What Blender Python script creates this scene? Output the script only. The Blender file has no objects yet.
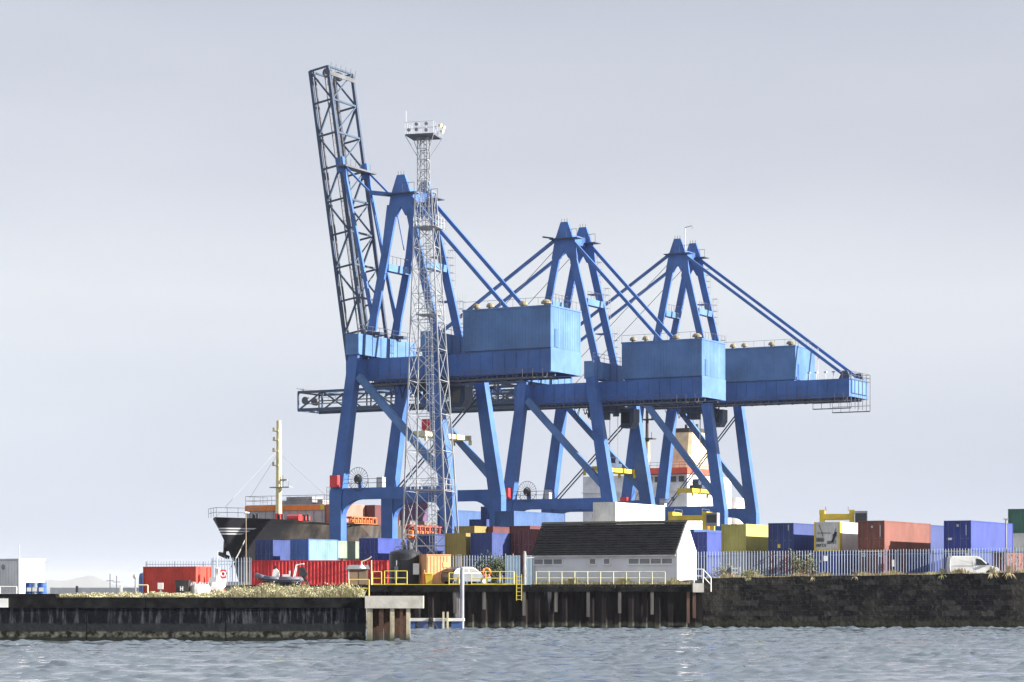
import bpy, math, random
import numpy as np
from mathutils import Vector, Matrix

random.seed(7)
rng = np.random.default_rng(11)
scene = bpy.context.scene
COL = scene.collection
R = math.radians
F = 2405.0          # focal length in pixels
HOR = 588.0         # horizon row
CAMZ = 3.2
AL = R(28.7)        # quay grid angle
CA, SA = math.cos(AL), math.sin(AL)
YARD = 3.85         # yard level
APRON = 3.45        # level behind the sheet piles
LOW = 2.60           # rough ground on the left
PIER = 2.63         # level of the near pier

def X(px, D): return (px - 512.0) * D / F
def Z(py, D): return CAMZ + (HOR - py) * D / F

# ------------------------------------------------------------------ mesh builder
class MB:
    def __init__(s): s.v = []; s.f = []; s.m = []; s.cur = 0
    def add(s, vs, fs):
        n = len(s.v); s.v += [tuple(v) for v in vs]
        for f in fs: s.f.append(tuple(n + i for i in f)); s.m.append(s.cur)
        return s
    def box(s, x0, x1, y0, y1, z0, z1):
        return s.add([(x0,y0,z0),(x1,y0,z0),(x1,y1,z0),(x0,y1,z0),(x0,y0,z1),(x1,y0,z1),(x1,y1,z1),(x0,y1,z1)],
                     [(3,2,1,0),(4,5,6,7),(0,1,5,4),(1,2,6,5),(2,3,7,6),(3,0,4,7)])
    def bar(s, p, q, w, h=None, w2=None, h2=None, up=(0,1,0)):
        """square bar from p to q; h is measured along 'up' and w across it"""
        p, q = Vector(p), Vector(q); h = w if h is None else h
        w2 = w if w2 is None else w2; h2 = h if h2 is None else h2
        d = (q - p).normalized(); u = Vector(up)
        if abs(d.dot(u)) > .98: u = Vector((1,0,0)) if abs(d.x) < .9 else Vector((0,0,1))
        a = d.cross(u).normalized(); u = a.cross(d).normalized()
        vs = []
        for c, ww, hh in ((p, w, h), (q, w2, h2)):
            for i, j in ((-1,-1),(1,-1),(1,1),(-1,1)): vs.append(c + a*(i*ww/2) + u*(j*hh/2))
        return s.add(vs, [(0,1,2,3),(7,6,5,4),(0,4,5,1),(1,5,6,2),(2,6,7,3),(3,7,4,0)])
    def tube(s, p, q, r, n=8, r2=None, caps=True):
        p, q = Vector(p), Vector(q); r2 = r if r2 is None else r2
        d = (q - p).normalized(); u = Vector((0,0,1)) if abs(d.z) < .9 else Vector((1,0,0))
        a = d.cross(u).normalized(); u = a.cross(d)
        vs = []
        for c, rr in ((p, r), (q, r2)):
            for i in range(n):
                t = 2*math.pi*i/n; vs.append(c + a*(rr*math.cos(t)) + u*(rr*math.sin(t)))
        fs = [(i, (i+1) % n, n + (i+1) % n, n + i) for i in range(n)]
        if caps: fs += [tuple(range(n-1, -1, -1)), tuple(range(n, 2*n))]
        return s.add(vs, fs)
    def path(s, pts, r, n=6):
        for a, b in zip(pts[:-1], pts[1:]): s.tube(a, b, r, n)
        return s
    def prism(s, poly, axis, a0, a1):
        """extrude a 2-D outline along axis 'x','y' or 'z'"""
        def mk(p, a):
            return {'x': (a, p[0], p[1]), 'y': (p[0], a, p[1]), 'z': (p[0], p[1], a)}[axis]
        n = len(poly)
        vs = [mk(p, a0) for p in poly] + [mk(p, a1) for p in poly]
        return s.add(vs, [tuple(range(n-1,-1,-1)), tuple(range(n, 2*n))] + [(i,(i+1)%n,n+(i+1)%n,n+i) for i in range(n)])
    def lathe(s, prof, n=20, c=(0,0,0)):
        vs = []
        for r, z in prof:
            for i in range(n):
                t = 2*math.pi*i/n; vs.append((c[0]+r*math.cos(t), c[1]+r*math.sin(t), c[2]+z))
        fs = []
        for k in range(len(prof)-1):
            for i in range(n):
                j = (i+1) % n; fs.append((k*n+i, k*n+j, (k+1)*n+j, (k+1)*n+i))
        fs.append(tuple(range(n-1,-1,-1))); fs.append(tuple((len(prof)-1)*n+i for i in range(n)))
        return s.add(vs, fs)
    def torus(s, c, r, rr, n=24, m=6, axis='y'):
        vs = []
        for i in range(n):
            t = 2*math.pi*i/n
            for j in range(m):
                u = 2*math.pi*j/m; k = r + rr*math.cos(u); w = rr*math.sin(u)
                p = {'y': (k*math.cos(t), w, k*math.sin(t)), 'z': (k*math.cos(t), k*math.sin(t), w), 'x': (w, k*math.cos(t), k*math.sin(t))}[axis]
                vs.append((c[0]+p[0], c[1]+p[1], c[2]+p[2]))
        fs = [(i*m+j, ((i+1)%n)*m+j, ((i+1)%n)*m+(j+1)%m, i*m+(j+1)%m) for i in range(n) for j in range(m)]
        return s.add(vs, fs)
    def loft(s, rings, close=True, caps=True):
        n = len(rings[0]); vs = [p for r in rings for p in r]; fs = []
        for k in range(len(rings)-1):
            for i in range(n if close else n-1):
                j = (i+1) % n; fs.append((k*n+i, k*n+j, (k+1)*n+j, (k+1)*n+i))
        if caps: fs += [tuple(range(n-1,-1,-1)), tuple((len(rings)-1)*n+i for i in range(n))]
        return s.add(vs, fs)
    def mesh(s, name, mats, smooth=False):
        me = bpy.data.meshes.new(name)
        me.from_pydata(s.v, [], s.f)
        for m in (mats if isinstance(mats, (list, tuple)) else [mats]): me.materials.append(m)
        me.polygons.foreach_set('material_index', s.m)
        import bmesh
        bm = bmesh.new(); bm.from_mesh(me); bmesh.ops.recalc_face_normals(bm, faces=bm.faces); bm.to_mesh(me); bm.free()
        if smooth: me.polygons.foreach_set('use_smooth', [True]*len(me.polygons))
        me.update(); return me
    def build(s, name, mats, parent=None, loc=(0,0,0), rot=0.0, smooth=False):
        return link(name, s.mesh(name, mats, smooth), parent, loc, rot)

def link(name, me, parent=None, loc=(0,0,0), rot=0.0):
    o = bpy.data.objects.new(name, me); COL.objects.link(o)
    o.location = loc; o.rotation_euler = (0,0,rot)
    if parent is not None: o.parent = parent
    return o
def tag(o, label=None, cat=None, group=None, kind=None):
    if label: o['label'] = label
    if cat: o['category'] = cat
    if group: o['group'] = group
    if kind: o['kind'] = kind
    return o
def thing(name, label, cat, loc, rot=0.0, group=None):
    return tag(link(name, None, None, loc, rot), label, cat, group)
def copy_tree(o, parent=None):
    c = o.copy(); COL.objects.link(c)
    if parent is not None: c.parent = parent
    for ch in [k for k in bpy.data.objects if k.parent == o]: copy_tree(ch, c)
    return c

# ------------------------------------------------------------------ materials
def nodes(name):
    m = bpy.data.materials.new(name); m.use_nodes = True
    nt = m.node_tree; b = nt.nodes['Principled BSDF']
    return m, nt, b
def N(nt, typ, **kw):
    n = nt.nodes.new(typ)
    for k, v in kw.items():
        if k in n.inputs.keys() if isinstance(k, str) else False: n.inputs[k].default_value = v
        else: setattr(n, k, v)
    return n
def noise(nt, scale, detail=4, vec=None, stretch=None, rough=.55):
    n = nt.nodes.new('ShaderNodeTexNoise'); n.inputs['Scale'].default_value = scale
    n.inputs['Detail'].default_value = detail; n.inputs['Roughness'].default_value = rough
    tc = nt.nodes.new('ShaderNodeTexCoord'); mp = nt.nodes.new('ShaderNodeMapping')
    nt.links.new(tc.outputs['Object'], mp.inputs['Vector'])
    if stretch: mp.inputs['Scale'].default_value = stretch
    nt.links.new(mp.outputs['Vector'], n.inputs['Vector'])
    return n.outputs['Fac']
def ramp(nt, fac, stops):
    r = nt.nodes.new('ShaderNodeValToRGB'); e = r.color_ramp.elements
    while len(e) < len(stops): e.new(.5)
    for el, (p, c) in zip(e, stops):
        el.position = p; el.color = (c[0], c[1], c[2], 1) if isinstance(c, (tuple, list)) else (c, c, c, 1)
    nt.links.new(fac, r.inputs['Fac']); return r.outputs['Color']
def mix(nt, fac, a, b, blend='MIX'):
    n = nt.nodes.new('ShaderNodeMix'); n.data_type = 'RGBA'; n.blend_type = blend
    for sock, v in ((n.inputs[0], fac), (n.inputs[6], a), (n.inputs[7], b)):
        if isinstance(v, (int, float)): sock.default_value = v
        elif isinstance(v, (tuple, list)): sock.default_value = (v[0], v[1], v[2], 1)
        else: nt.links.new(v, sock)
    return n.outputs[2]
def mth(nt, op, a, b=0.0):
    n = nt.nodes.new('ShaderNodeMath'); n.operation = op
    for sock, v in zip(n.inputs, (a, b)):
        if isinstance(v, (int, float)): sock.default_value = v
        else: nt.links.new(v, sock)
    return n.outputs[0]
def objxyz(nt):
    tc = nt.nodes.new('ShaderNodeTexCoord'); sp = nt.nodes.new('ShaderNodeSeparateXYZ')
    nt.links.new(tc.outputs['Object'], sp.inputs[0]); return sp.outputs
def bump(nt, b, h, strength=.3, dist=.05):
    n = nt.nodes.new('ShaderNodeBump'); n.inputs['Strength'].default_value = strength; n.inputs['Distance'].default_value = dist
    nt.links.new(h, n.inputs['Height']); nt.links.new(n.outputs[0], b.inputs['Normal'])

_pc = {}
def paint(rgb, rough=.5, wear=.25, sheen=0.0, stain=(.16,.09,.05), scale=1.0, metal=0.0, spec=.4):
    """weathered paint: tone drift, vertical streaks and a few rust or dirt stains"""
    key = (tuple(rgb), rough, wear, sheen, stain, scale, metal)
    if key in _pc: return _pc[key]
    m, nt, b = nodes('paint'); L = nt.links
    a = noise(nt, .55*scale, 5); dark = tuple(c*.72 for c in rgb); lite = tuple(min(1, c*1.12 + .015) for c in rgb)
    base = mix(nt, ramp(nt, a, [(.3, 0.0), (.7, 1.0)]), dark, lite)
    st = noise(nt, 1.7*scale, 4, stretch=(2.2, 2.2, .13))
    base = mix(nt, mth(nt, 'MULTIPLY', ramp(nt, st, [(.52, 0.0), (.78, 1.0)]), wear), base, stain)
    sp = noise(nt, 4.5*scale, 6)
    base = mix(nt, mth(nt, 'MULTIPLY', ramp(nt, sp, [(.60, 0.0), (.68, 1.0)]), wear), base, stain)
    L.new(base, b.inputs['Base Color'])
    L.new(mth(nt, 'ADD', mth(nt, 'MULTIPLY', a, .25), rough - .1), b.inputs['Roughness'])
    b.inputs['Metallic'].default_value = metal
    b.inputs['Specular IOR Level'].default_value = spec
    if sheen:
        b.inputs['Sheen Weight'].default_value = sheen; b.inputs['Sheen Roughness'].default_value = .55
        b.inputs['Sheen Tint'].default_value = (1, 1, 1, 1)
    _pc[key] = m; return m

SH = 0.0
CRANE = paint((.048,.145,.42), .5, .32, SH, stain=(.085,.085,.12), scale=.6)
CRANE_PALE = paint((.085,.195,.42), .5, .30, SH, stain=(.17,.25,.38), scale=.6)
CRANE_DARK = paint((.03,.06,.125), .55, .3, .1, scale=.6)
GALV = paint((.40,.42,.45), .45, .18, 0, stain=(.25,.22,.2), metal=.25)
GALV_DK = paint((.12,.13,.15), .5, .3, 0, metal=.2)
DARK = paint((.025,.027,.032), .55, .2)
WHITE = paint((.80,.80,.78), .5, .10, stain=(.4,.36,.3))
CREAM = paint((.74,.66,.42), .5, .15)
YEL = paint((.78,.56,.05), .5, .2)
PALEYEL = paint((.80,.72,.42), .5, .15)
RED = paint((.72,.035,.04), .5, .12, .15, stain=(.25,.03,.03))
ORANGE = paint((.90,.25,.03), .5, .12)
RUST = paint((.20,.09,.05), .8, .5)
GREY = paint((.30,.31,.33), .6, .2)
LGREY = paint((.55,.56,.58), .6, .15)
GLASS_M, _nt, _b = nodes('dark_glass'); _b.inputs['Base Color'].default_value = (.02,.025,.03,1); _b.inputs['Roughness'].default_value = .08
TYRE = paint((.02,.02,.02), .8, .1)
ROPE = paint((.35,.33,.30), .8, .1)
TAN = paint((.27,.22,.13), .6, .2)

# ------------------------------------------------------------------ camera, light, sky
cam = bpy.data.cameras.new('camera'); co = bpy.data.objects.new('camera', cam); COL.objects.link(co)
co.location = (0, 0, CAMZ); co.rotation_euler = (R(90), 0, 0)
cam.sensor_width = 36; cam.lens = F / 1024 * 36
cam.shift_y = (HOR - 341) / 1024
cam.clip_start = .5; cam.clip_end = 40000
scene.camera = co

SUN_AZ, SUN_EL = R(-10), R(21)
sd = Vector((math.cos(SUN_AZ)*math.cos(SUN_EL), math.sin(SUN_AZ)*math.cos(SUN_EL), math.sin(SUN_EL)))
sl = bpy.data.lights.new('sun', 'SUN'); sl.energy = 5.0; sl.angle = R(.6); sl.color = (1, .94, .85)
so = bpy.data.objects.new('sun', sl); COL.objects.link(so); so.location = (100, -60, 120)
so.rotation_euler = (-sd).to_track_quat('-Z', 'Y').to_euler()

w = bpy.data.worlds.new('World'); scene.world = w; w.use_nodes = True
nt = w.node_tree; bg = nt.nodes['Background']; bg.inputs['Strength'].default_value = .1
sky = nt.nodes.new('ShaderNodeTexSky'); sky.sky_type = 'NISHITA'; sky.sun_disc = False
sky.sun_elevation = SUN_EL; sky.sun_rotation = math.atan2(sd.x, sd.y)
sky.air_density = 1.0; sky.dust_density = 2.5
tc = nt.nodes.new('ShaderNodeTexCoord'); mp = nt.nodes.new('ShaderNodeMapping')
mp.inputs['Scale'].default_value = (1.0, 1.0, 4.2); mp.inputs['Location'].default_value = (.35, 0, .1)
nt.links.new(tc.outputs['Generated'], mp.inputs['Vector'])
cn = nt.nodes.new('ShaderNodeTexNoise'); cn.inputs['Scale'].default_value = 3.2; cn.inputs['Detail'].default_value = 4; cn.inputs['Roughness'].default_value = .45
nt.links.new(mp.outputs['Vector'], cn.inputs['Vector'])
cloud = ramp(nt, cn.outputs['Fac'], [(.30, (.925,.93,.95)), (.70, (1.06,1.06,1.05))])
sx = nt.nodes.new('ShaderNodeSeparateXYZ'); nt.links.new(tc.outputs['Generated'], sx.inputs[0])
elev = ramp(nt, sx.outputs[2], [(0.0, (.60,.675,.825)), (.05, (.675,.725,.835)), (.12, (.78,.81,.875)), (.17, (.69,.72,.80)), (.24, (.58,.61,.70)), (.6, (.72,.75,.83))])
side = ramp(nt, mth(nt, 'ADD', mth(nt, 'MULTIPLY', sx.outputs[0], 2.0), .5), [(0.05, (1.06,1.06,1.05)), (.5, (1.0,1.0,1.0)), (.95, (.95,.95,.96))])
cloud = mix(nt, 1.0, mix(nt, 1.0, cloud, elev, 'MULTIPLY'), side, 'MULTIPLY')
vs = nt.nodes.new('ShaderNodeVectorMath'); vs.operation = 'SCALE'; vs.inputs['Scale'].default_value = 3.85
nt.links.new(cloud, vs.inputs[0])
nt.links.new(mix(nt, .96, sky.outputs['Color'], vs.outputs[0]), bg.inputs['Color'])
scene.view_settings.view_transform = 'Standard'; scene.view_settings.look = 'None'
scene.view_settings.exposure = 1.35; scene.view_settings.gamma = 1; scene.view_settings.use_curve_mapping = False

# ------------------------------------------------------------------ sea, land, hills
def sea():
    xs = np.arange(-52, 52.01, .14); ys = [42.0]
    while ys[-1] < 214: ys.append(ys[-1] + .06 + .0005*ys[-1])
    ys = np.array(ys); gx, gy = np.meshgrid(xs, ys); z = np.zeros_like(gx)
    DX = np.zeros_like(gx); DY = np.zeros_like(gx)
    def waves(n, l0, ratio, amp, chop, spread):
        h = np.zeros_like(gx); ox = np.zeros_like(gx); oy = np.zeros_like(gx)
        for k in range(n):
            lam = l0 * (ratio ** rng.random()); th = R(-82) + rng.normal(0, spread)
            kx, ky = math.cos(th)*2*math.pi/lam, math.sin(th)*2*math.pi/lam
            a = amp * lam ** .8; ph = gx*kx + gy*ky + rng.random()*6.28
            h += a*np.sin(ph); ox += chop*a*math.cos(th)*np.cos(ph); oy += chop*a*math.sin(th)*np.cos(ph)
        return h, ox, oy
    # gentle chop everywhere, steeper wavelets travelling in groups
    h1, x1_, y1_ = waves(60, .7, 4, .0014, 1.6, .5)
    h2, x2_, y2_ = waves(150, .42, 2.6, .0082, .5, .36)
    grp = np.zeros_like(gx)
    for k in range(26):
        lam = 1.3 * (5 ** rng.random()); th = rng.random()*6.28
        grp += np.sin(gx*math.cos(th)*2*math.pi/(lam*1.9) + gy*math.sin(th)*2*math.pi/lam + rng.random()*6.28)
    grp = np.clip(grp/math.sqrt(13) + .1, 0, 1.25)
    fade = np.clip((52 - np.abs(gx))/6, 0, 1) * np.clip((gy - 42)/8, 0, 1) * np.clip((214 - gy)/6, 0, 1)
    z = (h1 + h2*grp)*fade; DX = (x1_ + x2_*grp)*fade; DY = (y1_ + y2_*grp)*fade
    nx, ny = len(xs), len(ys); V = np.stack([gx + DX, gy + DY, z], -1).reshape(-1, 3)
    idx = np.arange(nx*ny).reshape(ny, nx)
    Q = np.stack([idx[:-1,:-1], idx[:-1,1:], idx[1:,1:], idx[1:,:-1]], -1).reshape(-1, 4)
    B = 32000.0; x0, x1, y0, y1 = xs[0], xs[-1], ys[0], ys[-1]
    ext = np.array([(-B,-200,0),(B,-200,0),(B,y0,0),(-B,y0,0),(-B,y1,0),(x0,y0,0),(x0,y1,0),(x1,y0,0),(x1,y1,0),(B,y1,0),(B,B,0),(-B,B,0)], float)
    n = len(V); V = np.concatenate([V, ext])
    EQ = np.array([(0,1,2,3),(3,5,6,4),(7,2,9,8),(4,9,10,11)]) + n
    Q = np.concatenate([Q, EQ])
    me = bpy.data.meshes.new('sea'); me.vertices.add(len(V)); me.vertices.foreach_set('co', V.ravel())
    me.loops.add(Q.size); me.loops.foreach_set('vertex_index', Q.ravel())
    me.polygons.add(len(Q)); me.polygons.foreach_set('loop_start', np.arange(0, Q.size, 4)); me.polygons.foreach_set('loop_total', np.full(len(Q), 4))
    me.polygons.foreach_set('use_smooth', np.ones(len(Q), bool)); me.update(calc_edges=True); me.validate()
    m, nt, b = nodes('sea_water')
    b.inputs['Base Color'].default_value = (.115,.142,.17,1); b.inputs['Roughness'].default_value = .12; b.inputs['IOR'].default_value = 1.6
    h = mth(nt, 'ADD', noise(nt, 3.2, 5, stretch=(1, .8, 1)), mth(nt, 'MULTIPLY', noise(nt, 1.1, 3, stretch=(1,.7,1)), 1.5))
    bump(nt, b, h, .03, .05)
    me.materials.append(m); tag(link('sea', me), kind='structure')
sea()

asph, nt, b = nodes('yard_concrete')
nt.links.new(ramp(nt, noise(nt, .3, 6), [(.3, (.10,.10,.10)), (.7, (.19,.185,.175))]), b.inputs['Base Color']); b.inputs['Roughness'].default_value = .9
Q_LINE = lambda q, g=-2.6: (X(338, 285) + g*CA + q*SA, 285 - g*SA + q*CA)
def ground():
    mb = MB()
    p0, p1 = Q_LINE(-72), Q_LINE(900)
    mb.prism([(-21.5, 232), (-21.5, 191.8), (14.2, 191.8), (14.2, 214), (-24, 262), Q_LINE(-30)], 'z', -1.2, APRON)
    mb.build('ground', asph); tag(bpy.data.objects['ground'], kind='structure')
    mb = MB(); mb.prism([(-60, 206), (-60, 191.8), (-21.504, 191.8), (-21.504, 232), Q_LINE(-30.1)], 'z', -1.2, LOW); tag(mb.build('low_ground', asph), kind='structure')
    mb = MB()
    mb.prism([(14.204, 193.6), (420, 193.6), (900, 1000), p1, Q_LINE(-30), (-24, 262), (14.204, 214)], 'z', -1.2, YARD)
    tag(mb.build('yard_ground', asph), kind='structure')
ground()

hm, nt, b = nodes('heath_hill')
nt.links.new(ramp(nt, noise(nt, .004, 6), [(.35, (.05,.06,.035)), (.7, (.12,.10,.06))]), b.inputs['Base Color']); b.inputs['Roughness'].default_value = 1
def hills():
    D0 = 20000.0; mb = MB(); rings = []
    prof = [(-260,0),(-60,1.5),(20,4),(40,8.2),(50,9.2),(62,7.6),(74,9.8),(82,12.0),(89,13.4),(96,12.0),(104,8.0),(114,4.0),(128,2.0),(150,1.4),(185,.6),(240,0)]
    px = np.arange(-260, 241, 4); hp = np.interp(px, [p for p, _ in prof], [h for _, h in prof])
    hp = hp + rng.normal(0, .18, len(px)) * (hp > 1)
    rows = [(0, 0.02), (500, .55), (1000, 1.0), (1600, .7), (2800, -.05)]
    for dd, k in rows:
        rings.append([(X(p, D0+dd), D0+dd, h*(D0)/F*k*(1+.1*math.sin(p*.31+dd)*(k < .9)) - (.5 if k < .1 else 0) + (2.0 if k > .1 else 0)) for p, h in zip(px, hp)])
    mb.loft(rings, close=False, caps=False)
    tag(mb.build('hills', hm, smooth=True), kind='structure')
hills()
HAZE_D = 5e-5
# ------------------------------------------------------------------ quay walls
def conc_wall_mat():
    m, nt, b = nodes('stained_concrete'); x, y, z = objxyz(nt)   # object z = height above water
    streak = noise(nt, 1.5, 6, stretch=(2.4, 2.4, .32), rough=.68)
    blot = noise(nt, 2.6, 6); big = noise(nt, .22, 3)
    upper = mix(nt, ramp(nt, streak, [(.49, 0), (.70, 1)]), (.007,.0085,.013), (.13,.14,.16))
    upper = mix(nt, ramp(nt, big, [(.35, .75), (.62, 0.0)]), upper, (.007,.009,.014))
    band = mix(nt, blot, (.012,.014,.017), (.038,.042,.045))
    rough_band = mix(nt, ramp(nt, blot, [(.42, 0), (.62, 1)]), (.014,.014,.012), (.15,.148,.12))
    wet = mix(nt, blot, (.012,.014,.013), (.035,.04,.034))
    wob = mth(nt, 'ADD', z, mth(nt, 'MULTIPLY', mth(nt, 'SUBTRACT', noise(nt, 1.3, 4), .5), .35))
    c = mix(nt, ramp(nt, mth(nt, 'MULTIPLY', wob, .25), [(.05, 0), (.075, 1)]), wet, rough_band)
    c = mix(nt, ramp(nt, mth(nt, 'MULTIPLY', wob, .25), [(.135, 0), (.155, 1)]), c, band)
    c = mix(nt, ramp(nt, mth(nt, 'MULTIPLY', wob, .25), [(.25, 0), (.28, 1)]), c, upper)
    nt.links.new(c, b.inputs['Base Color']); b.inputs['Roughness'].default_value = .8; b.inputs['Specular IOR Level'].default_value = .05
    bump(nt, b, noise(nt, 4, 8), .6, .06); return m
CONC_WALL = conc_wall_mat()
capm, nt, b = nodes('weathered_cap')
nt.links.new(mix(nt, ramp(nt, noise(nt, 1.6, 7), [(.35, 0), (.75, 1)]), (.006,.006,.008), (.026,.027,.027)), b.inputs['Base Color']); b.inputs['Roughness'].default_value = .9; b.inputs['Specular IOR Level'].default_value = .05
bump(nt, b, noise(nt, 5, 6), .5, .04)
pale, nt, b = nodes('pale_concrete')
nt.links.new(mix(nt, ramp(nt, noise(nt, .9, 7), [(.3, 0), (.7, 1)]), (.36,.345,.30), (.66,.635,.57)), b.inputs['Base Color']); b.inputs['Roughness'].default_value = .85
bump(nt, b, noise(nt, 6, 5), .4, .03)

qw = thing('quay_wall', 'long dark concrete quay wall with pale streaks at the left, nearest the water', 'quay wall', (0, 145, 0))
xa, xb = -60.0, X(365, 145)
mb = MB()
joints = list(np.arange(xb, xa, -8.4)) + [xa]
for i in range(len(joints)-1):       # cast bays with narrow joints between them
    mb.box(joints[i+1]+.03, joints[i]-.03, .0, 1.4, -1.5, 2.0)
mb.box(xa, xb-.04, .09, 1.3, -1.5, 1.99)
mb.build('wall_face', CONC_WALL, qw)
mb = MB(); e = xb
for i, L in enumerate([13.2, 17, 12, 20]):
    mb.box(max(xa, e-L)+.025, e-.025, -.10, 1.6, 2.004, PIER); e -= L
mb.build('coping', capm, qw)
mb = MB(); mb.box(xa, xb-.02, 1.604, 13, 1.2, PIER-.02)
pd = mb.build('pier_ground', asph, None, (0,145,0)); tag(pd, kind='structure')
tag(MB().box(xa, X(54,145), 0, 1.1, 0, .22).build('kerb_block', capm, None, (0, 145.6, PIER+.001)), 'dark low concrete slab in front of the white cabin on the pier', 'slab')
pl = thing('notice_plate', 'white blank plate on the quay coping at the left edge', 'plate', (X(4,145), 144.86, 2.3))
mb = MB(); mb.box(-.35, .28, -.02, .02, -.27, .27); mb.build('board', WHITE, pl)
MB().box(-.04,.04,.021,.04,-.3,.3).build('batten', GREY, pl)

# pier head : pale beam on piles
ph = thing('jetty_head', 'pale concrete beam on slender piles at the end of the pier', 'jetty', (X(365,145)+.02, 145, 0))
L = X(423,145) - X(365,145)
MB().box(0, L, -.35, 1.1, 1.98, 2.72).build('beam', pale, ph)
def pile_mat(top, low):
    m, nt, b = nodes('pile'); x, y, z = objxyz(nt)
    c = mix(nt, ramp(nt, noise(nt, 1.1, 6, stretch=(2,2,.35)), [(.35, 0), (.7, 1)]), top, tuple(v*.35 for v in top))
    c = mix(nt, ramp(nt, mth(nt,'ADD', z, mth(nt,'MULTIPLY', noise(nt,3,4), .5)), [(.35, 1), (.8, 0)]), c, low)
    nt.links.new(c, b.inputs['Base Color']); b.inputs['Roughness'].default_value = .85; bump(nt, b, noise(nt, 5, 6), .5, .05); return m
tan_pile, rust_pile = pile_mat((.56,.50,.36), (.06,.075,.045)), pile_mat((.11,.055,.035), (.04,.045,.035))
for i, (px, mt, wd) in enumerate([(369.5, tan_pile, .34), (381, rust_pile, .26), (392, tan_pile, .26), (401, rust_pile, .16), (408, tan_pile, .22)]):
    x = X(px,145) - X(365,145); MB().box(x-wd/2, x+wd/2, -.25, .1, -1.5, 1.98).build('pile', mt, ph)
for px in (375, 386.5, 396.5, 404.5):
    x = X(px,145) - X(365,145); MB().box(x-.2, x+.2, .5, .8, -1.5, 1.98).build('pile', rust_pile, ph)

# sheet pile wall
def sheet_mat():
    m, nt, b = nodes('rusty_sheet_pile'); x, y, z = objxyz(nt)
    n1 = noise(nt, .8, 6, stretch=(1.5,1.5,.3)); n2 = noise(nt, .55, 4, stretch=(1.0,1.0,.10))
    c = mix(nt, ramp(nt, n1, [(.35,0),(.7,1)]), (.006,.0055,.007), (.026,.021,.021))
    c = mix(nt, mth(nt,'MULTIPLY', ramp(nt, n2, [(.62,0),(.66,1)]), ramp(nt, z, [(.3,.1),(1.0,1)])), c, (.23,.22,.23))
    zz = mth(nt,'ADD', z, mth(nt,'MULTIPLY', noise(nt,1.6,4), .9))
    c = mix(nt, ramp(nt, zz, [(.75, .8), (1.0, 0)]), c, (.075,.08,.062))
    c = mix(nt, ramp(nt, zz, [(.48, 1), (.6, 0)]), c, (.012,.013,.012))
    nt.links.new(c, b.inputs['Base Color']); b.inputs['Roughness'].default_value = .8; b.inputs['Specular IOR Level'].default_value = .05; bump(nt, b, noise(nt, 5, 6), .5, .05); return m
sp = thing('sheet_pile_wall', 'dark rusty sheet pile wall below the tiled shed', 'quay wall', (0, 191, 0))
x0, x1 = -21.5, X(702, 191); pts = []; xx = x0; P = 1.06
while xx < x1 - .2:
    pts += [(xx, 0), (xx+.33, 0), (xx+.5, .13), (xx+.86, .13)]; xx += P
pts = [p for p in pts if p[0] < x1-.05] + [(x1, 0)]
poly = pts + [(x1, .55), (x0, .55)]
MB().prism(poly, 'z', -1.6, 2.9).build('sheet_piles', sheet_mat(), sp)
mb = MB(); xs_ = [x0, -15.5, X(517,191), X(531,191), 8.2, X(692,191)-.02]
for a, b_ in zip(xs_[:-1], xs_[1:]): mb.box(a+.02, b_-.02, -.22, .75, 2.904, APRON + (.04 if a > X(520,191) else -.0))
mb.build('capping_beam', capm, sp)
for k, px in enumerate((455, 484, 524, 556, 588, 619.5, 652, 688, 694)):   # fender timbers
    x = X(px, 191); MB().box(x-.12, x+.13, -.17, -.012, [1.2,1.5,1.0,1.3,.9,1.2,1.1,.4,.8][k], 2.9).build('fender', pile_mat((.15,.14,.135) if k < 7 else (.13,.07,.05), (.07,.07,.06)), sp)
tag(MB().box(X(692.5,191), X(703.5,191), -.3, .8, 0, .72).build('concrete_block', pale, None, (0,190.9,2.86)), 'pale concrete end block at the right corner of the sheet pile wall', 'concrete block')

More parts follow.
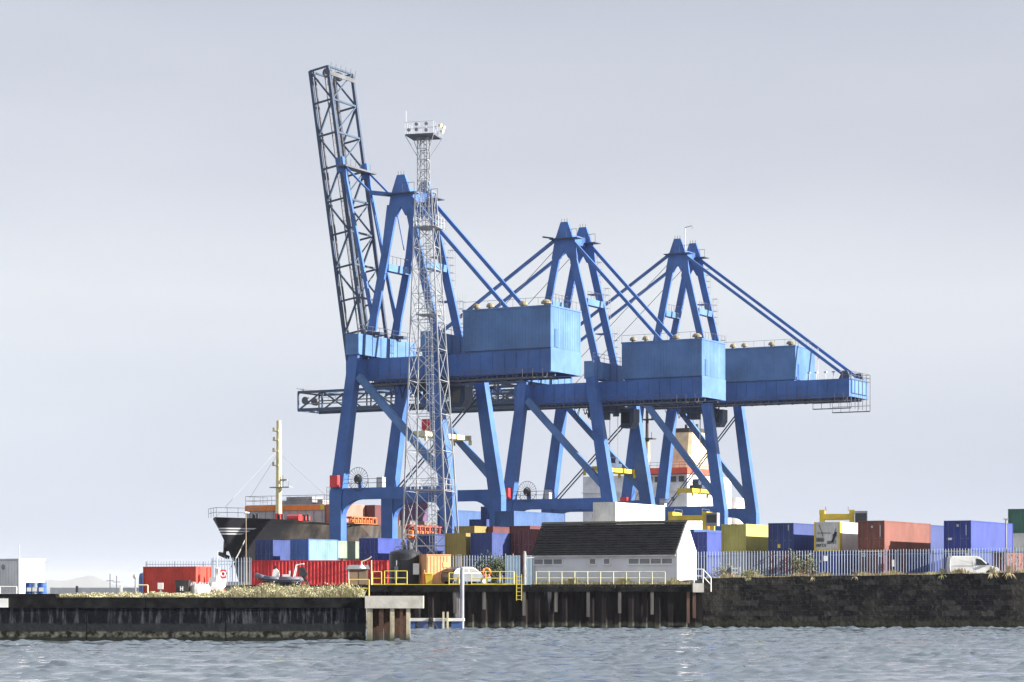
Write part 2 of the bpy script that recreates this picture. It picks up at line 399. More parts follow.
# stone wall
def stone_mat():
    m, nt, b = nodes('old_masonry')
    tc = nt.nodes.new('ShaderNodeTexCoord'); mp = nt.nodes.new('ShaderNodeMapping'); mp.inputs['Rotation'].default_value = (R(90),0,0)
    nt.links.new(tc.outputs['Object'], mp.inputs['Vector'])
    br = nt.nodes.new('ShaderNodeTexBrick'); br.inputs['Scale'].default_value = 1.0; br.inputs['Brick Width'].default_value = 1.05; br.inputs['Row Height'].default_value = .42
    br.inputs['Mortar Size'].default_value = .022; br.inputs['Color1'].default_value = (.005,.006,.009,1); br.inputs['Color2'].default_value = (.085,.083,.080,1); br.inputs['Mortar'].default_value = (.012,.012,.012,1)
    br.inputs['Bias'].default_value = -.62; br.inputs['Mortar Smooth'].default_value = .4
    dn = noise(nt, 1.5, 4); ad = nt.nodes.new('ShaderNodeVectorMath'); ad.operation = 'ADD'
    sc = nt.nodes.new('ShaderNodeVectorMath'); sc.operation = 'SCALE'; sc.inputs['Scale'].default_value = .22
    cb = nt.nodes.new('ShaderNodeCombineXYZ'); nt.links.new(dn, cb.inputs[0]); nt.links.new(noise(nt, 1.9, 4, stretch=(1.1,1,.9)), cb.inputs[1])
    nt.links.new(cb.outputs[0], sc.inputs[0]); nt.links.new(mp.outputs[0], ad.inputs[0]); nt.links.new(sc.outputs[0], ad.inputs[1]); nt.links.new(ad.outputs[0], br.inputs['Vector'])
    big = noise(nt, .20, 5); x, y, z = objxyz(nt)
    c = mix(nt, ramp(nt, big, [(.42, .0), (.64, .75)]), br.outputs['Color'], mix(nt, noise(nt, 1.8, 6), (.008,.008,.009), (.07,.066,.058)))
    c = mix(nt, mth(nt, 'MULTIPLY', ramp(nt, noise(nt, 3.4, 7, rough=.65), [(.52,0),(.72,1)]), .4), c, (.10,.095,.085))
    zz = mth(nt,'ADD', z, mth(nt,'MULTIPLY', noise(nt,1.2,4), .6))
    c = mix(nt, ramp(nt, zz, [(.75, .55), (1.0, 0)]), c, (.035,.037,.025))
    c = mix(nt, ramp(nt, zz, [(.40, 1), (.52, 0)]), c, (.013,.014,.012))
    nt.links.new(c, b.inputs['Base Color']); b.inputs['Roughness'].default_value = .9; b.inputs['Specular IOR Level'].default_value = .05
    bump(nt, b, mth(nt,'ADD', br.outputs['Fac'], mth(nt,'MULTIPLY', noise(nt,3.2,7), -1.6)), .8, .10); return m
def stone_wall():
    st = thing('stone_wall', 'blackened old stone harbour wall on the right under the palisade fence', 'quay wall', (0, 193, 0))
    xs = np.arange(X(703,193)+.01, 62, .8); rings = []; r2 = random.Random(3)
    for x in xs:
        t = 3.97 + .42*min(1.3, max(0, (x - 15)/24)) + r2.uniform(-.05, .05)
        rings.append([(x, 0+r2.uniform(-.03,.03), -1.5), (x, .14+r2.uniform(-.05,.05), 2.0), (x, .26+r2.uniform(-.04,.04), t), (x, 1.0, t+.02), (x, 1.0, -1.5)])
    MB().loft(rings).build('masonry', stone_mat(), st)
stone_wall()
# ------------------------------------------------------------------ cranes
GZ = YARD
BOOMP = paint((.045,.085,.15), .5, .25, 0, stain=(.06,.08,.12), scale=.6)
def bolt_beam(mb, p, q, w, h): return mb.bar(p, q, w, h)
def make_crane(label, px, D, lift, raised, gend, house, trolley, rest):
    C = thing('ship_crane', label, 'crane', (X(px, D), D, GZ), -AL, 'blue ship-to-shore cranes along the quay')
    V = lambda g, q, z: (g, q, z - GZ)
    H = lambda z: z + lift
    Q0, Q1 = 0.0, 11.6; QA = (3.1, 8.5); G1 = 15.2
    # legs : vertical below the portal beam, leaning inwards above
    for q in (Q0, Q1):
        for s, g0, gt in ((1, 0.0, 2.5), (-1, G1, 12.5)):
            mb = MB()
            kn = 14.2
            mb.bar(V(g0, q, GZ+1.9), V(g0, q, kn), 1.55, 1.25, 1.65, 1.25)
            top = H(30.9)
            mb.bar(V(g0+.02*s, q, kn-.1), V(gt, q, top), 1.7, 1.22, 1.25, 1.1)
            leg = mb.build('leg', CRANE, C)
            # bogie under the leg
            b = MB(); b.box(g0-.5, g0+.5, q-2.2, q+2.2, 1.0, 1.9); b.box(g0-.35, g0+.35, q-2.9, q-1.0, .45, 1.0); b.box(g0-.35, g0+.35, q+1.0, q+2.9, .45, 1.0)
            bo = b.build('bogie', CRANE_DARK, C)
            for dq in (-2.4, -1.5, 1.5, 2.4):
                MB().tube((g0-.2, q+dq, .36), (g0+.2, q+dq, .36), .35, 12).build('wheel', RUST, bo)
    # portal beams with curved haunches
    def haunched(a, b, half, n=6):
        z1, z0 = 15.0, 13.65; r = 2.4; pts = [(a, z1), (a, z0-r)]
        pts += [(a + r - r*math.cos(t), z0 - r + r*math.sin(t)) for t in [R(90)*i/n for i in range(n+1)]]
        pts += [(b - r + r*math.sin(t), z0 - r + r*math.cos(t)) for t in [R(90)*i/n for i in range(n+1)]]
        pts += [(b, z0-r), (b, z1)]
        return [(u, z-GZ) for u, z in pts]
    for q in (Q0, Q1): MB().prism(haunched(.78, G1-.78, 0), 'y', q-.46, q+.46).build('portal_beam', CRANE, C)
    # diagonal braces
    for q in (Q0, Q1):
        MB().bar(V(2.9, q, H(28.2)), V(G1-.8, q, 16.4), .82, .7).build('diagonal_brace', CRANE_PALE, C)
    mb = MB()
    for dz in (-.28, .28): mb.bar(V(12.6, Q1-.1, H(26.4)+dz), V(1.0, Q1-.1, 15.0+dz), .15)
    mb.build('twin_strut', CRANE_DARK, C)
    # top cross beams
    for g0, g1, z0, z1, qa, qb in ((1.55, 3.35, 30.7, 33.15, -.75, 12.35), (11.55, 12.95, 30.7, 33.0, -.3, 11.9)):
        mb = MB(); mb.box(g0, g1, qa, qb, H(z0)-GZ, H(z1)-GZ)
        for q in np.arange(qa+1.2, qb-.5, 1.9): mb.box(g1, g1+.07, q-.05, q+.05, H(z0)+.1-GZ, H(z1)-.1-GZ)
        cb = mb.build('cross_beam', CRANE_PALE, C)
        rl = MB()
        for zz in (.55, 1.05): rl.tube(V(g1-.05, qa, H(z1)+zz), V(g1-.05, qb, H(z1)+zz), .03, 4)
        for q in np.arange(qa, qb+.1, 1.6): rl.tube(V(g1-.05, q, H(z1)), V(g1-.05, q, H(z1)+1.05), .03, 4)
        rl.build('handrail', GALV_DK, cb)
    # twin girders
    for q0, q1 in ((2.05, 3.3), (8.3, 9.55)):
        mb = MB(); mb.box(-.2, gend, q0, q1, H(27.95)-GZ, H(30.4)-GZ)
        for g in np.arange(1.2, gend-.4, 1.55): mb.box(g-.04, g+.04, q0-.05, q0, H(28.02)-GZ, H(30.33)-GZ)
        mb.box(-.2, gend, q0-.16, q1+.1, H(27.85)-GZ, H(27.95)-GZ)
        mb.build('girder', CRANE, C)
    mb = MB(); mb.box(gend, gend+.06, 2.0, 9.6, H(27.9)-GZ, H(30.6)-GZ); mb.box(house[0]+.3, gend-.01, 3.31, 8.29, H(28.6)-GZ, H(30.3)-GZ)
    mb.build('girder_end', CRANE_PALE, C)
    # machinery house
    h0, h1 = house; zb, zt = H(30.62), H(35.4)
    mb = MB(); mb.box(h0, h1, 2.05, 9.55, zb-GZ, zt-GZ)
    mb.box(h0-.08, h1+.08, 1.97, 9.63, zt-.12-GZ, zt+.06-GZ)
    mb.box(h0+.25, h1-.25, 2.3, 9.3, H(30.4)-GZ, zb-GZ)
    for g in np.arange(h0+.22, h1-.05, .44): mb.box(g-.11, g+.11, 2.028, 2.05, zb+.05-GZ, zt-.15-GZ)      # ribbed cladding
    for q in np.arange(2.3, 9.5, .44): mb.box(h1, h1+.022, q-.11, q+.11, zb+.05-GZ, zt-.15-GZ)
    ho = mb.build('machinery_house', CRANE_PALE, C)
    for g, r in ((.08, .42), (.24, .42), (.62, .45), (.88, .55)):
        gg = h0 + (h1-h0)*g
        MB().lathe([(r*.55, 0), (r*.55, .3), (r*1.15, .35), (r*1.05, .6), (r*.6, .8), (.05, .86)], 12, V(gg, 3.6, zt+.05)).build('roof_vent', TAN, ho)
    rl = MB()
    for a, b in ((V(h0,2.1,zt), V(h1,2.1,zt)), (V(h1,2.1,zt), V(h1,9.5,zt))):
        a, b = Vector(a), Vector(b)
        rl.tube(a+Vector((0,0,.95)), b+Vector((0,0,.95)), .022, 4)
        for k in range(8): p = a.lerp(b, k/7); rl.tube(p, p+Vector((0,0,.95)), .022, 4)
    rl.build('roof_rail', GALV_DK, ho)
    mb = MB(); mb.box(h1+.055, h1+.09, 3.0, 3.9, zb+.1-GZ, zb+2.2-GZ); mb.build('door', CRANE, ho)
    # A-frames
    za = H(52.0)
    for q in QA:
        mb = MB()
        mb.bar(V(2.6, q, H(33.15)), V(6.1, q, H(49.2)), 1.0, .38, 1.0, .38)
        mb.bar(V(11.7, q, H(33.0)), V(7.75, q, H(49.2)), 1.0, .38, 1.0, .38)
        A = mb.build('a_frame', CRANE, C)
        gus = [(5.05, 47.2), (6.3, 47.2), (6.92, 48.3), (7.55, 47.2), (8.8, 47.2), (8.35, 49.6), (7.45, 52.05), (6.4, 52.05), (5.5, 49.6)]
        MB().prism([(g, H(z)-GZ) for g, z in gus], 'y', q-.22, q+.22).build('apex_plate', CRANE, A)
        fl = MB()
        for g in (6.5, 6.9, 7.3): fl.tube(V(g, q, za), V(g, q, za+.5), .06, 5)
        fl.build('sheave_post', GALV_DK, A)
        pf = MB(); pf.box(5.0, 9.2, q-.85, q+.85, H(49.75)-GZ, H(49.85)-GZ)
        for g in np.arange(7.6, 9.25, .8):
            pf.tube(V(g, q-.9, H(49.87)), V(g, q-.9, H(50.9)), .03, 4)
        pf.tube(V(7.6, q-.9, H(50.9)), V(9.2, q-.9, H(50.9)), .03, 4)
        pf.build('apex_platform', CRANE_DARK, A)
    mb = MB(); mb.box(6.3, 7.5, 3.6, 8.0, H(49.3)-GZ, H(50.5)-GZ); mb.build('apex_beam', CRANE, C)
    for g in (4.45, 9.75):
        mb = MB(); mb.box(g-.45, g+.45, 3.5, 8.1, H(40.9)-GZ, H(41.75)-GZ); t = mb.build('tie_beam', CRANE_PALE, C)
        rl = MB(); rl.tube(V(g+.4,3.5,H(42.7)), V(g+.4,8.1,H(42.7)), .03, 4)
        for q in np.arange(3.6, 8.1, .9): rl.tube(V(g+.4,q,H(41.7)), V(g+.4,q,H(42.7)), .03, 4)
        rl.build('handrail', GALV_DK, t)
    # backstays
    for q in QA:
        ge, ze = (gend-1.6, H(30.5)) if not rest else (gend-1.0, H(30.9))
        MB().bar(V(8.0, q, H(49.6)), V(ge, q, ze), .42, .34).build('backstay', CRANE, C)
        if rest: MB().prism([(ge-.9, H(30.4)-GZ), (ge+.9, H(30.4)-GZ), (ge+.4, H(31.6)-GZ), (ge-.3, H(31.6)-GZ)], 'y', q-.25, q+.25).build('stay_lug', CRANE_DARK, C)
    # boom
    pg, pz = .8, H(29.75)
    ang = R(90+8.7) if raised else R(180)
    LB = 36.5
    du = (math.cos(ang), math.sin(ang)); dv = (math.sin(ang), -math.cos(ang))
    if not raised: dv = (0, 1)
    def B(u, v, q):
        s = 1 if raised else 1
        if raised: return V(pg + u*du[0] + v*dv[0], q, pz + u*du[1] + v*dv[1])
        return V(pg - u, q, pz + v - .05)
    npn = 9; us = [LB*i/npn for i in range(npn+1)]
    boom = MB()
    for q in QA:
        for v in (-1.28, 1.28): boom.bar(B(0, v, q), B(LB, v, q), .36, .36)
    boom = boom.build('boom', CRANE_DARK if raised else BOOMP, C)
    for q in QA:
        mb = MB()
        for i, u in enumerate(us):
            mb.bar(B(u, -1.28, q), B(u, 1.28, q), .2, .2)
            if i < npn:
                a, b = (-1.28, 1.28) if i % 2 else (1.28, -1.28)
                mb.bar(B(u, a, q), B(us[i+1], b, q), .2, .2)
        mb.build('truss_web', BOOMP, boom)
    mb = MB()
    for i, u in enumerate(us):
        for v in (1.28, -1.28):
            if v < 0 and i not in (0, npn): continue      # underside stays open for the trolley
            mb.bar(B(u, v, QA[0]), B(u, v, QA[1]), .22, .22)
        if i < npn: mb.bar(B(u, 1.28, QA[0]), B(us[i+1], 1.28, QA[1]), .13, .13)
    mb.build('cross_brace', BOOMP, boom)
    mb = MB()                                              # walkway with rails beside the back truss
    wq = QA[0] + .9 if raised else QA[1] - .9
    for dq in (-.35, .35): mb.bar(B(1, .35, wq+dq), B(LB-.5, .35, wq+dq), .1, .1)
    for u in np.arange(1, LB-.4, 1.2): mb.bar(B(u, .35, wq-.35), B(u, .35, wq+.35), .08, .08); mb.tube(B(u, .35, wq+.35), B(u, 1.35, wq+.35), .025, 4)
    for v in (.85, 1.35): mb.tube(B(1, v, wq+.35), B(LB-.5, v, wq+.35), .025, 4)
    for q in (QA[0]+.5, QA[1]-.5): mb.bar(B(0, -1.05, q), B(LB, -1.05, q), .16, .22)
    mb.build('boom_walkway', GALV_DK, boom)
    mb = MB()
    for dq in (0, .6, 1.2): mb.tube(B(0, -.4, 5+dq), B(LB, -.2, 5+dq), .03, 4)
    mb.build('hoist_rope', ROPE, boom)
    mb = MB(); mb.bar(B(LB-.9, 1.5, 3.0), B(LB-.9, 1.5, 8.6), .5, .1); 
    for q in np.arange(3.0, 8.7, 1.1): mb.tube(B(LB-.9, 1.5, q), B(LB+.3, 1.9, q), .03, 4)
    for q in (4.6, 7.0): mb.tube(B(LB-.3, .2, q-.3), B(LB-.3, .2, q+.3), .55, 12)
    mb.build('boom_tip_platform', GALV_DK, boom)
    for q in QA:                                           # hinge cheeks and stay brackets
        MB().bar(B(-.9, 0, q), B(1.0, 0, q), 2.2, .7).build('hinge', CRANE_DARK, boom)
        MB().bar(B(23.4, 1.3, q), B(25.2, 1.3, q), 1.0, .5).build('stay_bracket', CRANE, boom)
    if raised:
        for q in QA:
            fold = Vector(V(3.2, q, H(33.9))); br = Vector(B(24.3, 1.6, q)); ap = Vector(V(5.6, q, H(49.8)))
            mb = MB(); mb.bar(br, fold, .40, .34); mb.bar(fold, ap + Vector((-.4, 0, -1.2)), .40, .34)
            mb.build('folded_forestay', CRANE, C)
            mb = MB(); mb.bar(ap, Vector(V(2.6, q, H(50.3))), .5, .5); mb.bar(Vector(V(2.6, q, H(50.3))), br, .22, .22)
            mb.bar(Vector(V(2.6, q, H(50.3))), Vector(V(4.0, q, H(44))), .1, .1)
            mb.build('apex_bracket', CRANE, C)
            mb = MB(); mb.box(2.2, 4.2, q-.5, q+.5, H(33.3)-GZ, H(33.6)-GZ); mb.build('fold_rest', CRANE_DARK, C)
        mb = MB(); p = B(24.3, 1.9, 3.0); 
        mb.bar(B(24.0, 1.75, 2.4), B(24.0, 1.75, 9.4), .2, 1.3, up=(1,0,0))
        for q in np.arange(2.6, 9.4, 1.1): mb.tube(B(24.1, 1.6, q), B(25.2, 1.75, q), .03, 4)
        mb.build('stay_platform', GALV_DK, boom)
    else:
        for q in QA:
            MB().bar(V(5.7, q, H(49.9)), B(24.0, 1.5, q), .40, .34).build('forestay', CRANE, C)
            mb = MB(); mb.tube(V(6.2, q+.7, H(49.6)), B(15.0, 1.4, q+.7), .05, 4); mb.build('boom_rope', ROPE, C)
    # walkway and cable tray hung under the girders
    ge = gend + .2
    mb = MB()
    for q in (.85, 1.75): mb.bar(V(3.6, q, H(27.2)), V(ge, q, H(27.2)), .07, .09)
    for g in np.arange(3.6, ge, 1.3):
        mb.bar(V(g, .85, H(27.2)), V(g, 1.75, H(27.2)), .08); mb.tube(V(g, .85, H(27.2)), V(g, .85, H(28.25)), .03, 4); mb.bar(V(g, 1.75, H(27.2)), V(g, 2.1, H(28)), .07)
    for z in (27.75, 28.25): mb.tube(V(3.6, .85, H(z)), V(ge, .85, H(z)), .028, 4)
    mb.build('girder_walkway', GALV_DK, C)
    mb = MB()
    for q in (3.75, 7.85): mb.bar(V(-.2, q, H(27.6)), V(gend-.3, q, H(27.6)), .2, .25)
    for g in np.arange(4, gend-1, 2.1): mb.bar(V(g, 3.3, H(27.55)), V(g, 8.3, H(27.55)), .16)
    rnd = random.Random(int(px))
    for k in range(9):
        g = rnd.uniform(4, 14); mb.path([V(g, 4.2, H(27.5)), V(g+.5, 4.2, H(26.4)-rnd.random()*.9), V(g+1.0, 4.2, H(27.5))], .05, 4)
    mb.build('trolley_rail', CRANE_DARK, C)
    # trolley, operator cab, spreader
    tr = MB(); t0 = trolley; tr.box(t0-2.2, t0+2.2, 3.7, 7.9, H(26.6)-GZ, H(27.3)-GZ)
    for g in (t0-1.9, t0+1.9):
        for q in (3.9, 7.7): tr.box(g-.3, g+.3, q-.25, q+.25, H(25.9)-GZ, H(26.6)-GZ)
    for q in (3.75, 7.85):
        tr.tube(V(t0-2.2, q, H(26.9)), V(t0+2.2, q, H(26.9)), .05, 4)
    tr.box(t0-1.4, t0+.2, 4.2, 5.6, H(25.6)-GZ, H(26.6)-GZ)
    for k in range(9): g = t0-2.6+k*.65; tr.tube(V(g, 3.4, H(26.4)), V(g, 3.4, H(27.6)), .035, 4)
    tr.tube(V(t0-2.6, 3.4, H(26.4)), V(t0+2.6, 3.4, H(26.4)), .05, 4)
    T = tr.build('trolley', CRANE_DARK, C)
    cb = MB(); cb.prism([(t0+2.3, H(26.9)-GZ), (t0+4.2, H(26.9)-GZ), (t0+4.2, H(25.2)-GZ), (t0+3.7, H(24.4)-GZ), (t0+2.3, H(24.4)-GZ)], 'y', 4.4, 6.2)
    cabo = cb.build('operator_cab', CRANE_DARK, T)
    MB().box(t0+2.5, t0+3.6, 4.37, 4.4, H(25.0)-GZ, H(26.5)-GZ).build('cab_window', GLASS_M, cabo)
    zs = {0: 21.2, 1: 18.9, 2: 17.4}[0 if raised else (2 if rest else 1)]
    sp_ = MB(); 
    for g in (t0-.8, t0+.8): sp_.bar(V(g, .6, zs), V(g, 11.0, zs), .38, .55, up=(0,0,1))
    for q in (.6, 3.6, 8.0, 11.0): sp_.box(t0-1.2, t0+1.2, q-.2, q+.2, zs-.3-GZ, zs+.3-GZ)
    for q in (.6, 11.0):
        for g in (t0-1.15, t0+1.15): sp_.box(g-.14, g+.14, q-.16, q+.16, zs-.85-GZ, zs-.3-GZ)
    S = sp_.build('spreader', YEL if not raised else PALEYEL, C)
    hb = MB(); hb.box(t0-1.0, t0+1.0, 4.2, 7.4, zs+.35-GZ, zs+.9-GZ)
    for q in (4.6, 7.0): hb.tube(V(t0-.5, q, zs+1.25), V(t0+.5, q, zs+1.25), .55, 12)
    hb.build('head_block', CRANE_DARK, S)
    mb = MB()
    for q in (4.6, 7.0):
        for g in (t0-.6, t0+.6): mb.tube(V(g, q, zs+1.2), V(g*1.0, q, H(26.6)), .035, 4)
    mb.build('hoist_rope', ROPE, S)
    if raised:
        MB().box(t0-1.1, t0+.1, 3.4, 4.6, zs+.4-GZ, zs+1.9-GZ).build('winch_box', RED, S)
    # cable reel, electrical box and rails on the waterside portal beam
    cg = 3.3; cy = -.78; rz = 16.0
    mb = MB()
    mb.torus((cg, cy, rz-GZ), .50, .08, 20, 6, 'y'); mb.torus((cg, cy, rz-GZ), 1.38, .03, 24, 5, 'y')
    for k in range(22):
        t = 2*math.pi*k/22; c, s = math.cos(t), math.sin(t)
        mb.bar((cg+.5*c, cy, rz-GZ+.5*s), (cg+1.45*c, cy, rz-GZ+1.4*s), .035)
    mb.tube((cg, cy-.2, rz-GZ), (cg, cy+.3, rz-GZ), .36, 16)
    reel = mb.build('cable_reel', DARK, C)
    MB().bar((cg, cy+.55, 14.99-GZ), (cg, cy+.45, rz+.3-GZ), .4, .4).build('reel_stand', CRANE, reel)
    MB().box(-.3, .75, -1.35, -.66, 15.1-GZ, 16.5-GZ).build('electrical_box', RED, C)
    MB().box(5.6, 6.4, -.4, .4, 15.01-GZ, 16.2-GZ).build('control_cabinet', LGREY, C)
    for qq, ga, gb in ((-.42, .9, 7.2),):
        mb = MB()
        for z in (15.55, 16.05): mb.tube(V(ga, qq, z), V(gb, qq, z), .03, 4)
        for g in np.arange(ga, gb+.1, 1.2): mb.tube(V(g, qq, 15), V(g, qq, 16.05), .03, 4)
        mb.build('handrail', GALV_DK, C)
    # caged ladders stepping down the back A-frame
    for (ga, zt_, zb_) in ((7.75, 47.4, 43.0), (8.95, 42.8, 37.6), (10.3, 37.4, 33.2)):
        mb = MB(); g = ga + .75; q = 9.5
        for dq in (-.25, .25): mb.tube(V(g, q+dq, H(zb_)), V(g, q+dq, H(zt_)+1), .04, 4)
        for z in np.arange(zb_, zt_+.9, .45): mb.tube(V(g, q-.25, H(z)), V(g, q+.25, H(z)), .025, 4)
        for z in np.arange(zb_+1.6, zt_+1, .9): mb.path([V(g,q-.3,H(z)), V(g+.7,q-.3,H(z)), V(g+.7,q+.3,H(z)), V(g,q+.3,H(z))], .028, 4)
        for dq in (-.3, .3): mb.tube(V(g+.7, q+dq, H(zb_)+1.6), V(g+.7, q+dq, H(zt_)+1), .028, 4)
        lad = mb.build('ladder', GALV, C)
        MB().box(g-1.0, g+.9, 8.6, 10.1, H(zb_)-.12-GZ, H(zb_)-GZ).build('landing', CRANE, lad)
    # stair on the waterside leg
    mb = MB(); g = -1.15
    for dq in (.55, 1.05): mb.tube(V(g, dq, GZ+.6), V(g, dq, 16.2), .04, 4)
    for z in np.arange(GZ+.8, 16.2, .5): mb.tube(V(g, .55, z), V(g, 1.05, z), .025, 4)
    mb.build('ladder', GALV_DK, C)
    if rest:   # end platform and hanging basket at the long back end
        mb = MB(); mb.box(gend+.25, gend+.35, 2.0, 9.6, H(30.3)-GZ, H(30.4)-GZ)
        for z in (30.9, 31.4):
            for q in (2.0, 9.6): mb.tube(V(gend-1, q, H(z)), V(gend+.35, q, H(z)), .035, 4)
            mb.tube(V(gend+.35, 2.0, H(z)), V(gend+.35, 9.6, H(z)), .035, 4)
        for q in np.arange(2.0, 9.7, 1.52): mb.tube(V(gend+.35, q, H(26.2)), V(gend+.35, q, H(31.4)), .05, 4)
        for g in (gend-1, gend+.2): mb.tube(V(g, 2.0, H(30.3)), V(g, 2.0, H(31.4)), .035, 4)
        for q in (2.0, 9.6):
            mb.bar(V(gend-5.4, q, H(26.2)), V(gend+.35, q, H(26.2)), .14)
            for g in np.arange(gend-5.4, gend+.4, 1.3): mb.tube(V(g, q, H(26.2)), V(g, q, H(27.9)), .04, 4)
            mb.tube(V(gend-5.4, q, H(27.0)), V(gend+.35, q, H(27.0)), .04, 4)
        mb.build('end_platform', GALV_DK, C)
        mb = MB(); mb.box(gend+.07, gend+.28, 2.6, 9.0, H(28.4)-GZ, H(30.2)-GZ); mb.build('end_cabinet', CRANE_PALE, C)
        mb = MB()
        for g in (27.5, 28.6, 30.0, 31.2, 32.4): mb.tube(V(g, 3.0, H(30.4)), V(g, 3.0, H(31.5)), .06, 5); mb.box(g-.18, g+.18, 2.8, 3.2, H(31.4)-GZ, H(31.6)-GZ)
        mb.tube(V(28.8, 3.2, H(30.4)), V(28.8, 3.2, H(35)), .05, 4); mb.build('roller_post', LGREY, C)
    if not raised and not rest:
        mb = MB(); mb.tube(V(5.2, 3.1, H(50)), V(3.6, 3.1, H(50.3)), .12, 6); mb.build('wind_gauge', CRANE_DARK, C)
    if rest:
        mb = MB(); mb.path([V(7.0, 5.5, H(50.5)), V(7.0, 5.5, H(54.0)), V(8.1, 5.5, H(54.2)), V(8.2, 5.5, H(53.8))], .06, 5); mb.build('lamp_arm', GALV, C)
    return C
make_crane('nearest blue ship crane, its lattice boom raised upright on the left', 338, 285, 0, True, 27.4, (15.9, 27.4), 10.6, False)
make_crane('middle blue ship crane, boom lowered, its pale-ended machinery house in the centre', 508.1, 321.7, 0, False, 27.4, (15.9, 27.4), 12.3, False)
make_crane('farthest blue ship crane on the right with a long girder reaching past its machinery house', 626, 353.2, 2.35, False, 33.9, (14.6, 25.8), 9.3, True)

# ------------------------------------------------------------------ floodlight tower
def tower():
    D = 245; s = F/D
    T = thing('floodlight_tower', 'tall pale lattice floodlight tower standing in front of the nearest crane', 'tower', (X(431.5, D), D, YARD), -R(15))
    zt = Z(192, D) - YARD; zp = Z(138, D) - YARD
    b, t = 2.45, .86
    hw = lambda z: b + (t-b)*min(1, z/zt) if z <= zt + .01 else .50
    # lean : the top sits left of the base in the photograph because the base is wider on the right
    off = lambda z: (-.62*min(1, z/zt) - (.22 if z > zt + .01 else 0), 0)
    cor = lambda z, i: ((-1,1,1,-1)[i]*hw(z) + off(z)[0], (-1,-1,1,1)[i]*hw(z), z)
    for i in range(4):
        mb = MB(); mb.bar(cor(0, i), cor(zt, i), .15, .15, .10, .10); mb.bar(cor(zt+.02, i), cor(zp, i), .09); mb.build('leg', GALV, T)
    mb = MB(); lv = [0]; z = 0
    while z < zt-1.5: z += max(2.1, hw(z)*1.95); lv.append(z)
    lv[-1] = zt; n2 = 5; lv += [zt + (zp-zt)*i/n2 for i in range(1, n2+1)]
    for k in range(len(lv)-1):
        z0, z1 = lv[k], lv[k+1]
        for i in range(4):
            j = (i+1) % 4; mb.bar(cor(z1, i), cor(z1, j), .06)
            mb.bar(cor(z0 if z0 != zt else z0+.02, i), cor(z1, j), .055)
            if z1 <= zt: mb.bar(cor(z0, j), cor(z1, i), .055)
    mb.build('lattice', GALV, T)
    mb = MB(); mb.bar(cor(3.6,0), cor(3.6,1), .14); mb.bar(cor(3.6,1), cor(3.6,2), .14); mb.build('base_frame', GALV, T)
    mb = MB()
    for dx in (-.22, .22): mb.bar((off(20)[0]*.5+dx+.55, .1, 0), (off(zt)[0]+dx, .1, zp), .06)
    for z in np.arange(.5, zp, .42): f = z/zp; x = (.55+off(20)[0]*.5)*(1-f) + off(zt)[0]*f; mb.tube((x-.22,.1,z), (x+.22,.1,z), .025, 4)
    for z in np.arange(3, zp, .95): f = z/zp; x = (.55+off(20)[0]*.5)*(1-f) + off(zt)[0]*f; mb.path([(x-.3,.1,z),(x-.3,-.6,z),(x+.3,-.6,z),(x+.3,.1,z)], .025, 4)
    for dx in (-.3, .3): mb.bar((.3+dx, -.6, 3), (off(zt)[0]+dx, -.6, zp), .04)
    mb.build('ladder', GALV, T)
    for py, ex in ((490, .8), (315, .5), (228, .9)):
        z = Z(py, D) - YARD; h = hw(z)*.55; cx = off(z)[0]
        mb = MB(); mb.box(cx-h-ex*.4, cx+h+ex, -h-ex, h+ex, z-.02, z+.02)
        pts = [(cx-h-ex*.4, -h-ex), (cx+h+ex, -h-ex), (cx+h+ex, h+ex), (cx-h-ex*.4, h+ex)]
        for i in range(4):
            a, b2 = pts[i], pts[(i+1) % 4]
            for dz in (.55, 1.1): mb.tube((*a, z+dz), (*b2, z+dz), .03, 4)
            for f in (0, .33, .66): x = a[0]+(b2[0]-a[0])*f; y = a[1]+(b2[1]-a[1])*f; mb.tube((x,y,z), (x,y,z+1.1), .03, 4)
        mb.build('landing', GALV, T)
    cx = off(zt+1)[0]; w_ = 1.5; 
    mb = MB(); mb.box(cx-w_, cx+w_, -w_, w_, zp+.1, zp+.24); HP = mb.build('head_platform', GALV_DK, T)
    mb = MB(); cs = [(cx-w_,-w_), (cx+w_,-w_), (cx+w_,w_), (cx-w_,w_)]
    for i in range(4):
        a, c = cs[i], cs[(i+1)%4]
        for dz in (.75, 1.45): mb.tube((*a, zp+dz), (*c, zp+dz), .017, 4)
        for f in (0,.25,.5,.75): x=a[0]+(c[0]-a[0])*f; y=a[1]+(c[1]-a[1])*f; mb.tube((x,y,zp+.3), (x,y,zp+1.45), .016, 4)
        mb.bar((*[v*1.0 for v in a], zp+.1), cor(zp-1.9, i), .06)
    mb.tube((cx-w_+.1, -w_, zp+1.4), (cx-w_+.1, -w_, zp+2.6), .03, 4)
    mb.build('guard_rail', GALV, HP)
    for (dx, dy, dz) in ((-1.1,-1.5,.7), (-.3,-1.5,1.25), (-.3,-1.5,.7), (.75,-1.5,1.25), (.75,-1.5,.6), (1.75,-.6,1.2), (1.75,.5,1.2), (1.75,0,.7)):
        p = Vector((cx+dx, dy, zp+dz)); d = Vector((.25 if dx < 1.5 else 1, -1 if dx < 1.5 else -.3, -.35)).normalized()
        mb = MB(); mb.tube(p, p+d*.35, .09, 10, .19); mb.tube(p+d*.35, p+d*.4, .19, 10); mb.build('floodlight', GREY if dx < 1.5 else CREAM, HP)
tower()
